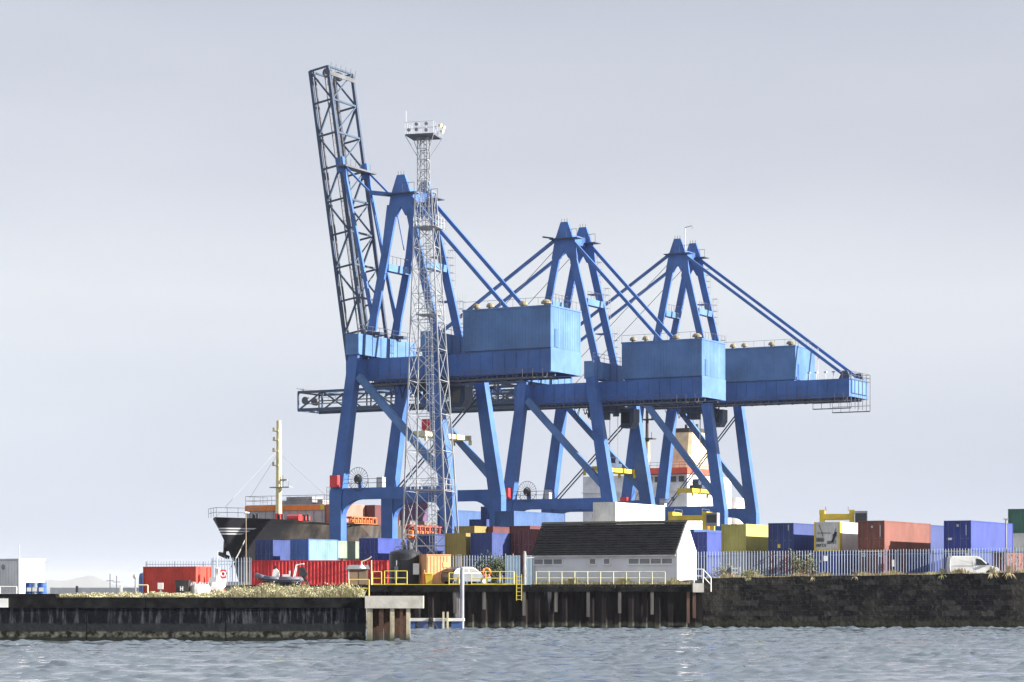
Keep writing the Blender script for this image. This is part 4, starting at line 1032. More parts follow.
def shed():
    D = 200; L, W, hw, hr = 13.5, 3.9, 2.72, 5.25
    T = thing('shed', 'long white rendered shed with a steep dark tiled roof on the quay edge', 'shed', (X(676,D), D, APRON), -AL)
    wall = render_mat((.76,.77,.80), (.16,.15,.11))
    mb = MB(); mb.prism([(0, 0), (W, 0), (W, hw), (W/2, hr-.12), (0, hw)], 'x', -L, 0)
    wl = mb.build('wall', wall, T)
    gb = MB(); gb.prism([(-.03, 0), (W+.03, 0), (W+.03, hw+.05), (W/2, hr+.06), (-.03, hw+.05)], 'x', .003, .12)
    gb.build('gable', render_mat((.80,.80,.78), (.45,.43,.36)), T)
    rf = MB(); sl = math.hypot(W/2+.25, hr-hw+.3); n = 14
    for side in (0, 1):
        for k in range(n):       # overlapping courses
            f0, f1 = k/n, (k+1.12)/n
            def P(f, lift):
                y = -.25 + (W/2+.25)*f; z = hw-.28 + (hr-hw+.34)*f + lift
                return (y if side == 0 else W-y, z)
            a, b2, c, d = P(f0, .15), P(min(1,f1), .045), P(min(1,f1), .0), P(f0+.022, .02)
            rf.prism([a, b2, c, d], 'x', -L-.12, .0)
    roof = rf.build('roof', tile_mat(), T)
    rd = MB(); rd.prism([(W/2-.2, hr+.02), (W/2, hr+.2), (W/2+.2, hr+.02)], 'x', -L-.14, .125); rd.build('ridge', paint((.07,.07,.055), .8, .3), roof)
    gt = MB(); gt.box(-L-.1, .05, -.30, -.2, hw-.30, hw-.2); gt.tube((-L+.15, -.06, .1), (-L+.15, -.06, hw-.3), .05, 8); gt.build('gutter', LGREY, T)
    fas = MB(); fas.box(-L, -.01, -.06, -.003, hw-.42, hw-.24); fas.build('fascia', WHITE, T)
    # windows under the eaves : (position from the right end, width, panes)
    for xc, wd, n in ((-12.0, 2.75, 3), (-7.75, .62, 1), (-6.42, .62, 1), (-2.35, 4.1, 4)):
        fr = MB(); fr.box(xc-wd/2-.06, xc+wd/2+.06, -.10, -.004, hw-1.05, hw-.93); fr.box(xc-wd/2-.06, xc+wd/2+.06, -.05, -.004, hw-.52, hw-.46)
        st = wd/n
        for i in range(n+1): fr.box(xc-wd/2+i*st-.05, xc-wd/2+i*st+.05, -.05, -.004, hw-.93, hw-.52)
        wn = fr.build('window', WHITE, T)
        pn = MB()
        for i in range(n): pn.box(xc-wd/2+i*st+.05, xc-wd/2+(i+1)*st-.05, -.02, -.003, hw-.93, hw-.52)
        pn.build('pane', paint((.22,.23,.25), .25, .05), wn)
    d = MB(); d.box(.121, .16, 1.95, 2.95, .02, 2.2); d.build('door', paint((.70,.70,.68), .6, .1), T)
    d = MB(); d.tube((.2, 2.6, .0), (.2, 2.6, 2.3), .06, 6); d.build('drainpipe', GREY, T)
shed()

# ------------------------------------------------------------------ rails
def rail_run(name, label, cat, pts, h, mt, n=1.5, r=.035, mid=1, group=None, kick=False):
    pts = [Vector(p) for p in pts]; o = pts[0].copy()
    t = thing(name, label, cat, o, 0, group)
    mb = MB()
    for a, b in zip(pts[:-1], pts[1:]):
        for k in range(mid+1):
            dz = Vector((0,0,h*(1-k*.5 if mid == 1 else 1-k*.33))); mb.tube(a-o+dz, b-o+dz, r, 5)
        if kick: mb.bar(a-o+Vector((0,0,.06)), b-o+Vector((0,0,.06)), .03, .1, up=(0,0,1))
    mb.build('rail', mt, t)
    for a, b in zip(pts[:-1], pts[1:]):
        k = max(1, round((b-a).length/n))
        for i in range(k+1):
            c = a.lerp(b, i/k) - o
            if i == k and b is not pts[-1]: continue
            MB().tube(c, c+Vector((0,0,h)), r*1.25, 6).build('post', mt, t)
    return t
YR = paint((.72,.58,.07), .5, .2)
g = lambda px, y=191.0, z=APRON: (X(px, y), y, z)
rail_run('railing', 'yellow railing on the quay edge right of the silver car', 'railing', [g(471.5), g(514), g(514, 193.2)], 1.05, YR, 1.25, kick=True)
rail_run('railing', 'short yellow railing in front of the silver car', 'railing', [g(449), g(459)], .95, YR, .8, kick=True)
rail_run('railing', 'yellow railing in front of the black tank', 'railing', [g(384.5), g(396, 190.9), g(407, 190.95)], 1.1, YR, .95, kick=True)
rail_run('railing', 'yellow railing beside the brick hut', 'railing', [g(372.5), g(381.5)], 1.05, YR, .9, kick=True)
rail_run('railing', 'yellow railing on the pier directly in front of the brick hut', 'railing', [(X(349,151),151,PIER), (X(369,151),151,PIER)], 1.1, YR, 1.3)
tag(MB().box(X(371,191), X(524,191), -.20, -.12, 0, .045).build('edge_strip', YR, None, (0,191,APRON+.003)), 'thin yellow strip along the quay edge below the railings', 'edge strip')
lad = thing('ladder', 'yellow ladder hanging down the sheet pile wall left of the shed', 'ladder', (X(519,190.7), 190.7, 2.0))
mb = MB()
for dx in (-.2, .2): mb.tube((dx,0,.2), (dx,0,2.3), .03, 5)
for z in np.arange(.3, 2.2, .3): mb.tube((-.2,0,z), (.2,0,z), .022, 5)
mb.build('rungs', YR, lad)
SR = paint((.62,.60,.36), .55, .2)
rail_run('railing', 'pale yellow railing on the quay edge along the front of the shed', 'railing', [g(536, 190.95, APRON+.04), g(665, 190.95, APRON+.04)], 1.0, SR, 1.03)
rail_run('railing', 'white stair railing at the right corner of the shed', 'railing', [g(694, 191.4, 3.6), g(703, 191.4, 3.6), g(711, 191.4, 2.9)], 1.1, WHITE, .75)

# ------------------------------------------------------------------ palisade fences
def palisade(label, pts, h, mt, pitch=.225, group='palisade fences', postn=2.75):
    o = Vector(pts[0]); t = thing('palisade_fence', label, 'fence', o, 0, group)
    pal = MB(); rl = MB()
    for a, b in zip(pts[:-1], pts[1:]):
        a, b = Vector(a)-o, Vector(b)-o; d = b-a; Ln = math.hypot(d.x, d.y); ang = math.atan2(d.y, d.x); u = Vector((math.cos(ang), math.sin(ang), 0)); nn = Vector((-u.y, u.x, 0))
        k = int(Ln/pitch)
        for i in range(k):
            c = a.lerp(b, (i+.5)/k); w2 = .037; hh = h + random.uniform(-.02,.02)
            vs = [c-u*w2+nn*.015, c-nn*.01, c+u*w2+nn*.015]; up = Vector((0,0,1))
            low = [v+up*.05 for v in vs]; hi = [v+up*(hh-.12) for v in vs]; tip = [c+up*hh]
            pal.add(low+hi+tip, [(0,1,4,3),(1,2,5,4),(3,4,6),(4,5,6),(2,0,3,5),(3,6,5)])
        for z in (.35, h-.42): rl.bar(a+nn*.05+Vector((0,0,z)), b+nn*.05+Vector((0,0,z)), .05, .06, up=(0,0,1))
        k = max(1, int(Ln/postn))
        for i in range(k+1):
            c = a.lerp(b, i/k)+nn*.1; MB().bar(c, c+Vector((0,0,h-.1)), .07, .1).build('post', mt, t)
    pal.build('pales', mt, t); rl.build('rail', mt, t); return t
FG = paint((.23,.285,.39), .5, .12, 0, stain=(.2,.2,.22), metal=.15)
palisade('long grey blue palisade fence on top of the stone wall', [(X(697,196.5),196.5,3.9), (X(860,196),196,4.02), (X(1080,194.6),194.6,4.28)], 2.32, FG)
palisade('palisade fence behind the silver car and the bush', [(X(449,203),203,APRON), (X(512,203),203,APRON)], 2.55, FG)
palisade('palisade fence low below the ship bow, left of the long red container', [(X(212,240),240,APRON), (X(251,240),240,APRON)], 2.85, FG, .26)
palisade('far palisade fence above the left red container', [(X(146,262),262,APRON), (X(232,262),262,APRON)], 2.75, FG, .3)
# galvanised sheets beside the shed
for i, (px, w_, rgb) in enumerate(((509.5, .62, (.25,.36,.48)), (517, .62, (.22,.34,.47)), (529.5, .55, (.28,.40,.50)))):
    p = thing('metal_sheet', ['blue grey corrugated sheet standing right of the bush', 'darker blue grey corrugated sheet between the bush and the white post', 'blue grey corrugated sheet between the white post and the shed'][i], 'metal sheet', (X(px,199.6), 199.6, APRON))
    mb = MB(); pts = []; n = 10
    for k in range(n+1): x = -w_/2 + w_*k/n; pts.append((x, .04*(k % 2)))
    mb.prism(pts + [(x, y+.02) for x, y in reversed(pts)], 'z', .02, 2.45); mb.build('corrugated_panel', paint(rgb, .4, .15, metal=.3), p)
    mb = MB(); mb.tube((-w_/2-.02,.05,0),(-w_/2-.02,.05,2.6),.04,6); mb.tube((-w_/2,.08,2.2),(w_/2,.08,2.2),.03,6); mb.build('post', GALV, p)
wp = thing('white_post', 'thick mottled white post with a rail beside the left end of the shed', 'post', (X(524.5,198.4), 198.4, APRON))
MB().lathe([(.12,0),(.15,.5),(.10,.7),(.16,1.2),(.11,1.7),(.15,2.3),(.12,2.75),(.02,2.8)], 7).build('post_body', paint((.36,.36,.36), .6, .9, stain=(.2,.2,.18)), wp)
MB().tube((0,0,2.2),(.8,0,2.25),.05,6).build('arm', WHITE, wp)
gp = thing('fence_post', 'stout pale grey post left of the silver car, at the end of the fence', 'post', (X(459.5,202.6), 202.6, APRON)); MB().box(-.17,.17,-.1,.1,0,2.5).build('post_body', GALV, gp); MB().box(-.2,.2,-.13,.13,2.501,2.56).build('cap', GALV, gp)

# ------------------------------------------------------------------ plants
def leaf_mat(a, b_):
    m, nt, b = nodes('leaf'); nt.links.new(mix(nt, ramp(nt, noise(nt, 1.6, 4), [(.3,0),(.7,1)]), a, b_), b.inputs['Base Color']); b.inputs['Roughness'].default_value = .7; return m
def bush(label, loc, rx, rz, n, mats, seed, twig=True, leaf=.12, lean=0):
    rr = random.Random(seed); t = thing('bush', label, 'bush', loc)
    f = MB(); st = MB()
    cl = [(rr.gauss(0,.42)*rx, rr.gauss(0,.35)*rx, rz*(.25+.62*rr.random())) for _ in range(22)]
    for c in cl: st.path([(rr.uniform(-.1,.1), 0, 0), (c[0]*.5, c[1]*.5, c[2]*.5), c], .018, 4)
    for _ in range(n):
        c = rr.choice(cl); p = Vector((c[0]+rr.gauss(0,.2)*rx, c[1]+rr.gauss(0,.2)*rx, max(.05, c[2]+rr.gauss(0,.16)*rz)))
        a = Vector((rr.gauss(0,1), rr.gauss(0,1), rr.gauss(0,.8))).normalized(); b = a.orthogonal().normalized(); k = leaf*rr.uniform(.6,1.3)
        f.cur = 0 if rr.random() < .7 else 1
        f.add([p-a*k, p+b*k*.5, p+a*k, p-b*k*.5], [(0,1,2,3)])
    f.build('foliage', mats, t); st.build('stem', RUST, t); return t
LG, LD, LB_ = leaf_mat((.03,.05,.018), (.075,.10,.035)), leaf_mat((.018,.03,.014), (.04,.06,.025)), leaf_mat((.12,.13,.05), (.20,.20,.09))
bush('dark green bush behind the yellow railing and the silver car', (X(492,200),200,APRON), 1.25, 2.3, 2600, [LD, LG], 1, leaf=.11)
bush('scraggy green bush growing against the palisade fence below the navy container', (X(803,195.4),195.4,4.0), 1.0, 1.9, 700, [LG, LB_], 2, leaf=.09)
bush('small pale shrub at the right edge behind the palisade fence', (X(1014,199),199,YARD), 1.2, 2.6, 260, [LB_, LG], 3, leaf=.08)
bush('low dry bush at the fence foot right of the shed', (X(722,195.6),195.6,3.95), 1.1, 1.2, 420, [LB_, LB_], 4, leaf=.07)
bush('low green weed clump on the stone wall below the yellow container', (X(750,195.2),195.2,3.95), 1.2, .7, 500, [LB_, LG], 6, leaf=.07)

straw = leaf_mat((.36,.32,.17), (.56,.50,.31)); ggr = leaf_mat((.16,.17,.06), (.34,.33,.13)); ghd = leaf_mat((.40,.37,.24), (.62,.58,.40)); rst = leaf_mat((.22,.12,.07), (.36,.22,.14))
def grass(name, n, region, height, mats, w_=.03, seed=5, nb=None, heads=False):
    """blades of grass in tufts; region(rng) gives a foot point and a height factor"""
    r3 = random.Random(seed); mb = MB()
    for _ in range(n):
        x, y, z, k = region(r3); h = height*k*r3.uniform(.5, 1.15)
        if h < .03: continue
        mb.cur = r3.choices(range(len(mats)), weights=[5,4,3,1][:len(mats)])[0]
        th = r3.uniform(0, 6.28); l = h*r3.uniform(.1,.55); dx, dy = math.cos(th)*l, math.sin(th)*l; ww = w_*r3.uniform(.6,1.4)
        mb.add([(x-ww,y,z),(x+ww,y,z),(x+dx*.35+ww*.8,y+dy*.35,z+h*.62),(x+dx*.35-ww*.8,y+dy*.35,z+h*.62),(x+dx,y+dy,z+h)], [(0,1,2,3),(3,2,4)])
    if heads:
        for _ in range(heads):
            x, y, z, k = region(r3); h = height*k*r3.uniform(.25, 1.0); mb.cur = r3.choices([0,1,2],[2,3,5])[0]; s_ = r3.uniform(.02,.06)
            a = Vector((r3.gauss(0,1), r3.gauss(0,.6), r3.gauss(0,.8))).normalized(); b = a.orthogonal().normalized(); p = Vector((x,y,z+h))
            mb.add([p-a*s_, p+b*s_*.6, p+a*s_, p-b*s_*.6], [(0,1,2,3)])
    return tag(mb.build(name, mats), kind='stuff')
prof_px = [54,62,75,90,110,130,150,175,200,215,235,255,275,290,305,320,335,345,352,365]
prof_h = [.13,.17,.16,.20,.17,.22,.20,.20,.18,.26,.38,.50,.58,.52,.50,.42,.54,.50,.44,.42]
def clump(x, y): return .62 + .55*math.sin(x*1.9+y*.7)*math.sin(x*.83-y*1.3) + .25*math.sin(x*4.7+y*2)
def pier_region(r):
    y = 146.7 + (r.random()**1.5)*8.5; x = r.uniform(X(54, y), X(364, y)); px = 512 + x*F/y
    return x, y, PIER-.03, float(np.interp(px, prof_px, prof_h))*max(.25, clump(x, y))*1.55
grass('grass', 17000, pier_region, .95, [straw, ggr, ghd, rst], .018, heads=20000)
def wall_region(r):
    x = r.uniform(X(705,194), 43); t = 3.99 + .42*min(1.3, max(0, (x-15)/24)); k = max(0, math.sin(x*1.7)*math.sin(x*.61+1)+.15)
    return x, 193.3+r.random()*.8, t-.03, .25 + k
grass('wall_weeds', 1800, wall_region, .42, [straw, rst, ggr], .03, 8)
def cap_region(r):
    x = r.uniform(X(533,191), X(690,191)); return x, 191-.1+r.random()*.8, APRON+.035, .35+.8*max(0, math.sin(x*2.3)*math.sin(x*.9))
grass('quay_weeds', 2600, cap_region, .55, [ggr, straw, rst], .028, 9)
def moss_region(r):
    x = r.uniform(X(531,191), X(692,191)); return x, 190.79, 3.42 - r.random()*.22, .35
grass('wall_moss', 1500, moss_region, .3, [leaf_mat((.05,.065,.02),(.12,.13,.05)), ggr], .03, 10)
wl = []
def tuft(label, px, D, z, h, n, mats, seed):
    rr = random.Random(seed); t = thing('weed', label, 'weed', (X(px,D), D, z)); mb = MB()
    for _ in range(n):
        th = rr.uniform(0,6.28); l = h*rr.uniform(.2,.8); hh = h*rr.uniform(.3,1) * (1 if rr.random() < .7 else -.6); mb.cur = rr.randrange(len(mats))
        p = Vector((math.cos(th)*l, -abs(math.sin(th))*l*.5-.1, hh)); m = p*.5 + Vector((0,0,.18*h)); ww = .03
        mb.add([(-ww,0,0),(ww,0,0),(m.x+ww,m.y,m.z),(m.x-ww,m.y,m.z),tuple(p)], [(0,1,2,3),(3,2,4)])
    mb.build('stems', mats, t)
tan_ = leaf_mat((.42,.28,.14), (.62,.46,.26))
tuft('dry tan weed hanging over the stone wall right of the white van', 992, 193.1, 4.34, .8, 40, [tan_, straw], 1)
tuft('taller dry tan weed on the stone wall nearest the right edge', 1009, 193.1, 4.38, .95, 44, [tan_, straw], 2)
tuft('dry straw weed on the stone wall left of the white van', 942, 193.1, 4.2, .7, 36, [straw, ggr], 3)
tuft('straggling weed on the stone wall below the green fence bush', 812, 193.1, 4.05, .6, 26, [rst, straw], 4)
tuft('straw weed on the stone wall below the yellow container', 748, 193.1, 3.98, .5, 24, [straw, ggr], 5)
tuft('thin dry weed on the stone wall below the maroon container', 855, 193.1, 4.1, .6, 26, [straw, rst], 6)
# ------------------------------------------------------------------ left bank
W3 = lambda px, D, z: (X(px, D), D, z)
def cabin():
    D = 148; r = -R(50)
    T = thing('cabin', 'white flat-roofed portable cabin on the pier at the left edge', 'cabin', W3(19, D, PIER+.23), r)
    Wd, Ln, Hh = 3.6, 2.1, 2.05
    # local x runs away along the lit side, local -y is the shaded front
    mb = MB(); mb.box(-7, 0, 0, 1.9, 0, Hh)
    for x in np.arange(-6.9, -.1, .3): mb.box(x, x+.12, -.025, 0, .1, Hh-.1)
    for y in np.arange(.1, 1.8, .3): mb.box(0, .025, y, y+.12, .1, Hh-.1)
    T.rotation_euler = (0,0,-R(43))
    mb.build('wall', WHITE, T)
    MB().box(-7.1, .06, -.06, 1.96, Hh+.002, Hh+.1).build('roof', LGREY, T)
    MB().box(-.06, .05, -.05, .06, 0, Hh).build('corner_post', LGREY, T)
    MB().tube((-.1,.1,Hh+.1),(-.1,.1,Hh+1.0),.03,5).build('aerial', LGREY, T)
    MB().lathe([(.16,0),(.16,.06),(.02,.08)],10,(0,0,0)).build('wall_lamp', GREY, T).matrix_local = Matrix.Translation((-1.6,-.03,Hh-.4)) @ Matrix.Rotation(R(90),4,'X')
cabin()
for i, (px, rgb, lab) in enumerate(((30, (.03,.10,.36), 'blue drum nearest the white cabin'), (35.5, (.35,.45,.62), 'pale blue drum with a white label between the blue drums'), (42, (.03,.12,.42), 'bright blue drum, rightmost beside the white cabin'))):
    t = thing('drum', lab, 'drum', W3(px, 146.6, PIER), 0, 'drums beside the cabin')
    MB().lathe([(.28,0),(.29,.03),(.28,.3),(.30,.32),(.28,.34),(.28,.62),(.30,.64),(.28,.66),(.28,.86),(.29,.89),(.26,.9)], 16).build('barrel', paint(rgb, .4, .1), t)
    MB().box(-.13,.13,-.31,-.285,.36,.6).build('label_patch', WHITE, t)
t = thing('trolley_frame', 'low white pipe rail on the slab in front of the white cabin', 'rail', W3(0, 145.3, PIER+.23)); MB().path([(0,0,0),(0,0,.42),(1.0,0,.42),(1.0,0,0)], .04, 6).build('pipe', WHITE, t)
# left red container with orange lit end, behind the pier
t = side_on('red container behind the pier grass with an orange lit end, left of the ship bow', 143, 224, L20, (.62,.05,.028), LOW, -AL)
t = thing('water_butt', 'blue rounded tank half hidden behind the left end of the red container', 'tank', W3(144.5, 232, LOW)); MB().lathe([(.5,0),(.55,.1),(.55,1.7),(.45,2.0),(.1,2.1)],14).build('tank_body', paint((.06,.16,.38),.4,.1), t)
# long red container behind the boat
def long_red():
    D = 246; Ln = 14.0
    o = side_on('long bright red container behind the speedboat and the brick hut', 250.5, D, Ln, c_red, APRON, R(-1.5))
long_red()
# black skip with white mark, pale bags
t = thing('skip', 'black open skip with a white mark in front of the red container', 'skip', W3(183, 216, LOW), 0)
MB().loft([[(-.5,-.7,0),(.5,-.7,0),(.5,.7,0),(-.5,.7,0)], [(-.62,-.75,1.3),(.62,-.75,1.3),(.62,.75,1.3),(-.62,.75,1.3)], [(-.56,-.68,1.3),(.56,-.68,1.3),(.56,.68,1.3),(-.56,.68,1.3)], [(-.44,-.6,.2),(.44,-.6,.2),(.44,.6,.2),(-.44,.6,.2)]]).build('skip_body', DARK, t)
mb = MB(); mb.box(-.16,-.08,-.79,-.76,.35,.75); mb.box(.04,.12,-.79,-.76,.35,.75); mb.box(-.08,.04,-.79,-.76,.5,.6); mb.build('white_mark', WHITE, t)
def bag(label, px, D, s, rgb, seed):
    rr = random.Random(seed); t = thing('bulk_bag', label, 'bag', W3(px, D, LOW), rr.uniform(-.5,.5), 'pale bulk bags')
    prof = [(.42,0),(.52,.12),(.56,.45),(.52,.75),(.40,.88),(.18,.93)]
    vs = MB(); n = 14; rings = []
    for r, z in prof: rings.append([((r*(1+.10*math.cos(4*a)*-1+rr.uniform(-.04,.04)))*math.cos(a)*s, (r*(1+rr.uniform(-.04,.04)))*math.sin(a)*s, z*s) for a in [2*math.pi*i/n for i in range(n)]])
    vs.loft(rings); vs.build('sack', paint(rgb, .8, .2), t)
    mb = MB()
    for a in (.6, 2.2, 3.8, 5.3): mb.path([(.35*s*math.cos(a),.35*s*math.sin(a),.85*s),(.42*s*math.cos(a),.42*s*math.sin(a),1.1*s),(.3*s*math.cos(a+.4),.3*s*math.sin(a+.4),.87*s)], .03, 5)
    mb.build('strap', LGREY, t)
bag('pale grey bulk bag directly right of the black skip', 191, 217, 1.0, (.55,.52,.45), 1)
bag('whiter bulk bag second to the right of the black skip', 197, 216, 1.05, (.66,.65,.60), 2)
bag('low white bulk bag beneath the orange container end', 204, 217, 1.0, (.72,.72,.70), 3)
# white boat hull standing on end : bow of a laid-up yacht
t = thing('laid_up_yacht', 'white yacht hull propped up ashore right of the orange container end', 'boat', W3(216, 221, LOW), R(70)); t.scale = (.75, .75, .8)
rings = []
for u, wd, zb, zt in ((-2.1,.55,.75,1.35),(-1.2,.95,.35,1.35),(0,1.05,.25,1.4),(1.1,.85,.35,1.6),(1.9,.4,.7,1.85),(2.4,.04,1.35,2.1)):
    rings.append([(u,-wd,zt),(u,-wd*.92,(zt+zb)/2),(u,-wd*.3,zb),(u,wd*.3,zb),(u,wd*.92,(zt+zb)/2),(u,wd,zt)])
MB().loft(rings).build('hull', WHITE, t)
mb = MB(); mb.prism([(-1.0,1.35),(.6,1.5),(.3,1.95),(-.8,1.95)],'y',-.5,.5); mb.build('cabin_top', WHITE, t)
mb = MB(); mb.prism([(.3,1.9),(.6,1.55),(.62,3.1),(.2,3.0)],'y',-.25,.25); mb.build('cockpit_screen', WHITE, t)
mb = MB(); mb.tube((.2,0,1.9),(.5,0,5.0),.05,6); mb.build('mast', WHITE, t)
mb = MB()
for x in (-1.3, 1.0):
    for y in (-.8,.8): mb.bar((x,y,0),(x,y*.4,1.0),.1)
mb.build('cradle', RED, t)
t = thing('life_ring_board', 'small red and white lifebuoy board between the yacht and the fence', 'board', W3(223, 222, LOW)); MB().box(-.28,.28,-.03,.03,1.5,2.3).build('board', RED, t); MB().tube((0,0.05,0),(0,0.05,1.5),.05,6).build('post', WHITE, t); MB().torus((0,-.06,1.9),.2,.06,16,6).build('lifebuoy', WHITE, t)
# rigid inflatable boat on a trailer
def rib():
    T = thing('speedboat', 'grey rigid inflatable speedboat with white console and engine on a trailer', 'boat', W3(280, 224, APRON-.6), 0)
    k = 1.0; L_ = 4.0
    tb = MB(); pts = [(1.9,-.8,1.15),(0,-.85,1.15),(-1.4,-.75,1.25),(-2.0,-.35,1.45),(-2.15,0,1.52),(-2.0,.35,1.45),(-1.4,.75,1.25),(0,.85,1.15),(1.9,.8,1.15)]
    tb.path(pts, .26, 10)
    for p in pts: tb.lathe([(.05,-.25),(.2,-.16),(.26,0),(.2,.16),(.05,.25)], 10, p)
    tb.build('tube', paint((.12,.13,.17),.5,.1), T, smooth=True)
    st = MB(); st.path([(1.9,-1.06,1.1),(0,-1.11,1.1),(-1.4,-1.0,1.2),(-2.1,-.5,1.42)], .07, 6); st.build('rub_strip', paint((.04,.05,.12),.5,.1), T)
    hl = MB(); hl.loft([[(1.9,-.7,1.1),(1.9,0,.55),(1.9,.7,1.1)],[(0,-.75,1.1),(0,0,.5),(0,.75,1.1)],[(-1.3,-.6,1.2),(-1.3,0,.75),(-1.3,.6,1.2)],[(-2.0,-.1,1.4),(-2.0,0,1.3),(-2.0,.1,1.4)]]); hl.build('hull', paint((.05,.06,.12),.4,.1), T)
    c = MB(); c.prism([(-.75,1.1),(.0,1.1),(-.1,1.9),(-.35,2.15),(-.6,2.05)],'y',-.35,.35); c.build('console', WHITE, T); MB().prism([(-.62,2.06),(-.36,2.16),(-.3,2.45),(-.42,2.45)],'y',-.33,.33).build('windscreen', GLASS_M, T)
    s = MB(); s.box(.25,.95,-.25,.25,1.1,1.62); s.box(.85,.97,-.25,.25,1.62,1.95); s.build('seat', WHITE, T)
    e = MB(); e.prism([(1.85,1.5),(2.35,1.35),(2.6,1.6),(2.25,2.3),(1.8,2.25)],'y',-.28,.28); e.prism([(2.0,1.5),(2.3,1.4),(2.75,.65),(2.5,.6)],'y',-.1,.1); e.build('outboard_motor', DARK, T)
    a = MB(); a.path([(1.3,-.7,1.3),(1.55,-.6,2.5),(2.2,-.55,2.6)],.045,6); a.path([(1.3,.7,1.3),(1.55,.6,2.5),(2.2,.55,2.6)],.045,6); a.tube((1.55,-.6,2.5),(1.55,.6,2.5),.045,6); a.tube((2.2,-.55,2.6),(2.2,.55,2.6),.045,6); a.build('roll_bar', WHITE, T)
    tr = MB(); tr.bar((-2.9,0,.5),(2.0,0,.5),.12); tr.bar((1.2,-.9,.45),(1.2,.9,.45),.1); tr.bar((-.9,-.5,.5),(-.9,.5,.5),.08); tr.box(1.0,1.4,-.5,.5,.5,.62); tr.bar((2.0,-.8,.55),(2.0,.8,.55),.1); F_=tr.build('trailer', GALV_DK, T)
    for y in (-.95,.95):
        MB().tube((1.2,y-.09,.3),(1.2,y+.09,.3),.3,16).build('wheel', TYRE, F_)
rib()
# brick hut with grey roof
t = thing('brick_hut', 'small brown brick hut with a grey roof behind the yellow railing', 'hut', W3(357.5, 196, APRON), R(8))
bm_, nt, b = nodes('brown_brick'); br = nt.nodes.new('ShaderNodeTexBrick'); br.inputs['Scale'].default_value = 4.5; br.inputs['Color1'].default_value=(.16,.09,.045,1); br.inputs['Color2'].default_value=(.23,.14,.07,1); br.inputs['Mortar'].default_value=(.2,.18,.15,1)
tcx = nt.nodes.new('ShaderNodeTexCoord'); mpx = nt.nodes.new('ShaderNodeMapping'); mpx.inputs['Rotation'].default_value=(R(90),0,0); nt.links.new(tcx.outputs['Object'], mpx.inputs['Vector']); nt.links.new(mpx.outputs[0], br.inputs['Vector']); nt.links.new(br.outputs['Color'], b.inputs['Base Color']); b.inputs['Roughness'].default_value=.9
MB().box(-.72,.8,-.8,.8,0,1.28).build('wall', bm_, t)
mb = MB(); mb.prism([(-.95,1.28),(.95,1.28),(.8,1.62),(-.75,1.62)],'y',-1.0,1.0); mb.build('roof', paint((.28,.30,.33),.6,.2), t)
mb = MB(); mb.box(.05,.65,-.83,-.80,.05,1.15); mb.build('door', paint((.14,.10,.07),.6,.3), t)
mb = MB(); mb.box(-.82,-.722,-.82,-.5,-.6,1.28); mb.build('pillar', LGREY, t)
def lamp(name, label, px, D, z, h, arm, mt, head):
    t = thing(name, label, 'street lamp', W3(px, D, z)); MB().tube((0,0,0),(0,0,h),.055,8,.04).build('pole', mt, t)
    if arm: MB().path([(0,0,h+.3),(-.25,0,h+.1),(-.6,0,h-.05),(-.78,0,h-.1),(-.78,0,h-.35)], .05, 6).build('arm', mt, t)
    MB().lathe(*head).build('lamp_head', WHITE, t)
lamp('street_lamp', 'white bent-arm lamp beside the brick hut', 371.5, 190.2, APRON, 1.95, True, CREAM, ([(.32,1.3),(.30,1.36),(.14,1.52),(.05,1.62)], 12, (-.78,0,0)))
lamp('street_lamp', 'white ball lamp on a thin post left of the red container', 135.5, 150, PIER, 1.15, False, GREY, ([(.03,1.12),(.13,1.17),(.17,1.29),(.13,1.41),(.03,1.46)], 12))
lamp('street_lamp', 'tall thin brown pole standing in front of the ship bow', 246, 222, APRON, 6.6, False, paint((.30,.24,.18),.6,.2), ([(.05,6.6),(.32,6.66),(.3,6.74),(.05,6.8)], 8))
for px, h, lab in ((110, .95, 'left thin white mast on the horizon near the ball lamp'), (116.5, .85, 'right thin white mast on the horizon near the ball lamp')):
    t = thing('mast', lab, 'mast', W3(px, 320, 2.6)); MB().tube((0,0,-3),(0,0,2.6*h),.07,6,.06).build('pole', WHITE, t); MB().box(-.5,.5,-.05,.05,1.6*h,1.7*h).build('crossbar', WHITE, t)
tag(MB().box(X(50,330), X(136,330), 0, 4, -1, 3.25).build('breakwater', WHITE, None, (0,330,0)), 'low pale breakwater far behind the pier grass', 'breakwater')
t = thing('pipe_frame', 'bent yellow pipe frame at the left foot of the red container', 'frame', W3(143, 152, PIER)); MB().path([(-.3,0,.75),(.3,0,.75),(.3,0,0)], .05, 6).build('pipe', CREAM, t)
for i, (px, h, lab) in enumerate(((160.5,.9,'small white marker post before the red container'), (121, .75, 'low pale marker post left of the ball lamp'), (77, .7, 'dark short marker post in the pier grass near the hills'))):
    t = thing('marker_post', lab, 'post', W3(px, 151, PIER)); MB().box(-.07-(.1 if i==0 else 0),.07+(.1 if i==0 else 0),-.07,.07,h*.55 if i==0 else .3,h).build('marker', WHITE if i<2 else DARK, t); MB().tube((0,0,0),(0,0,h*.6),.05,6).build('post', GREY, t)

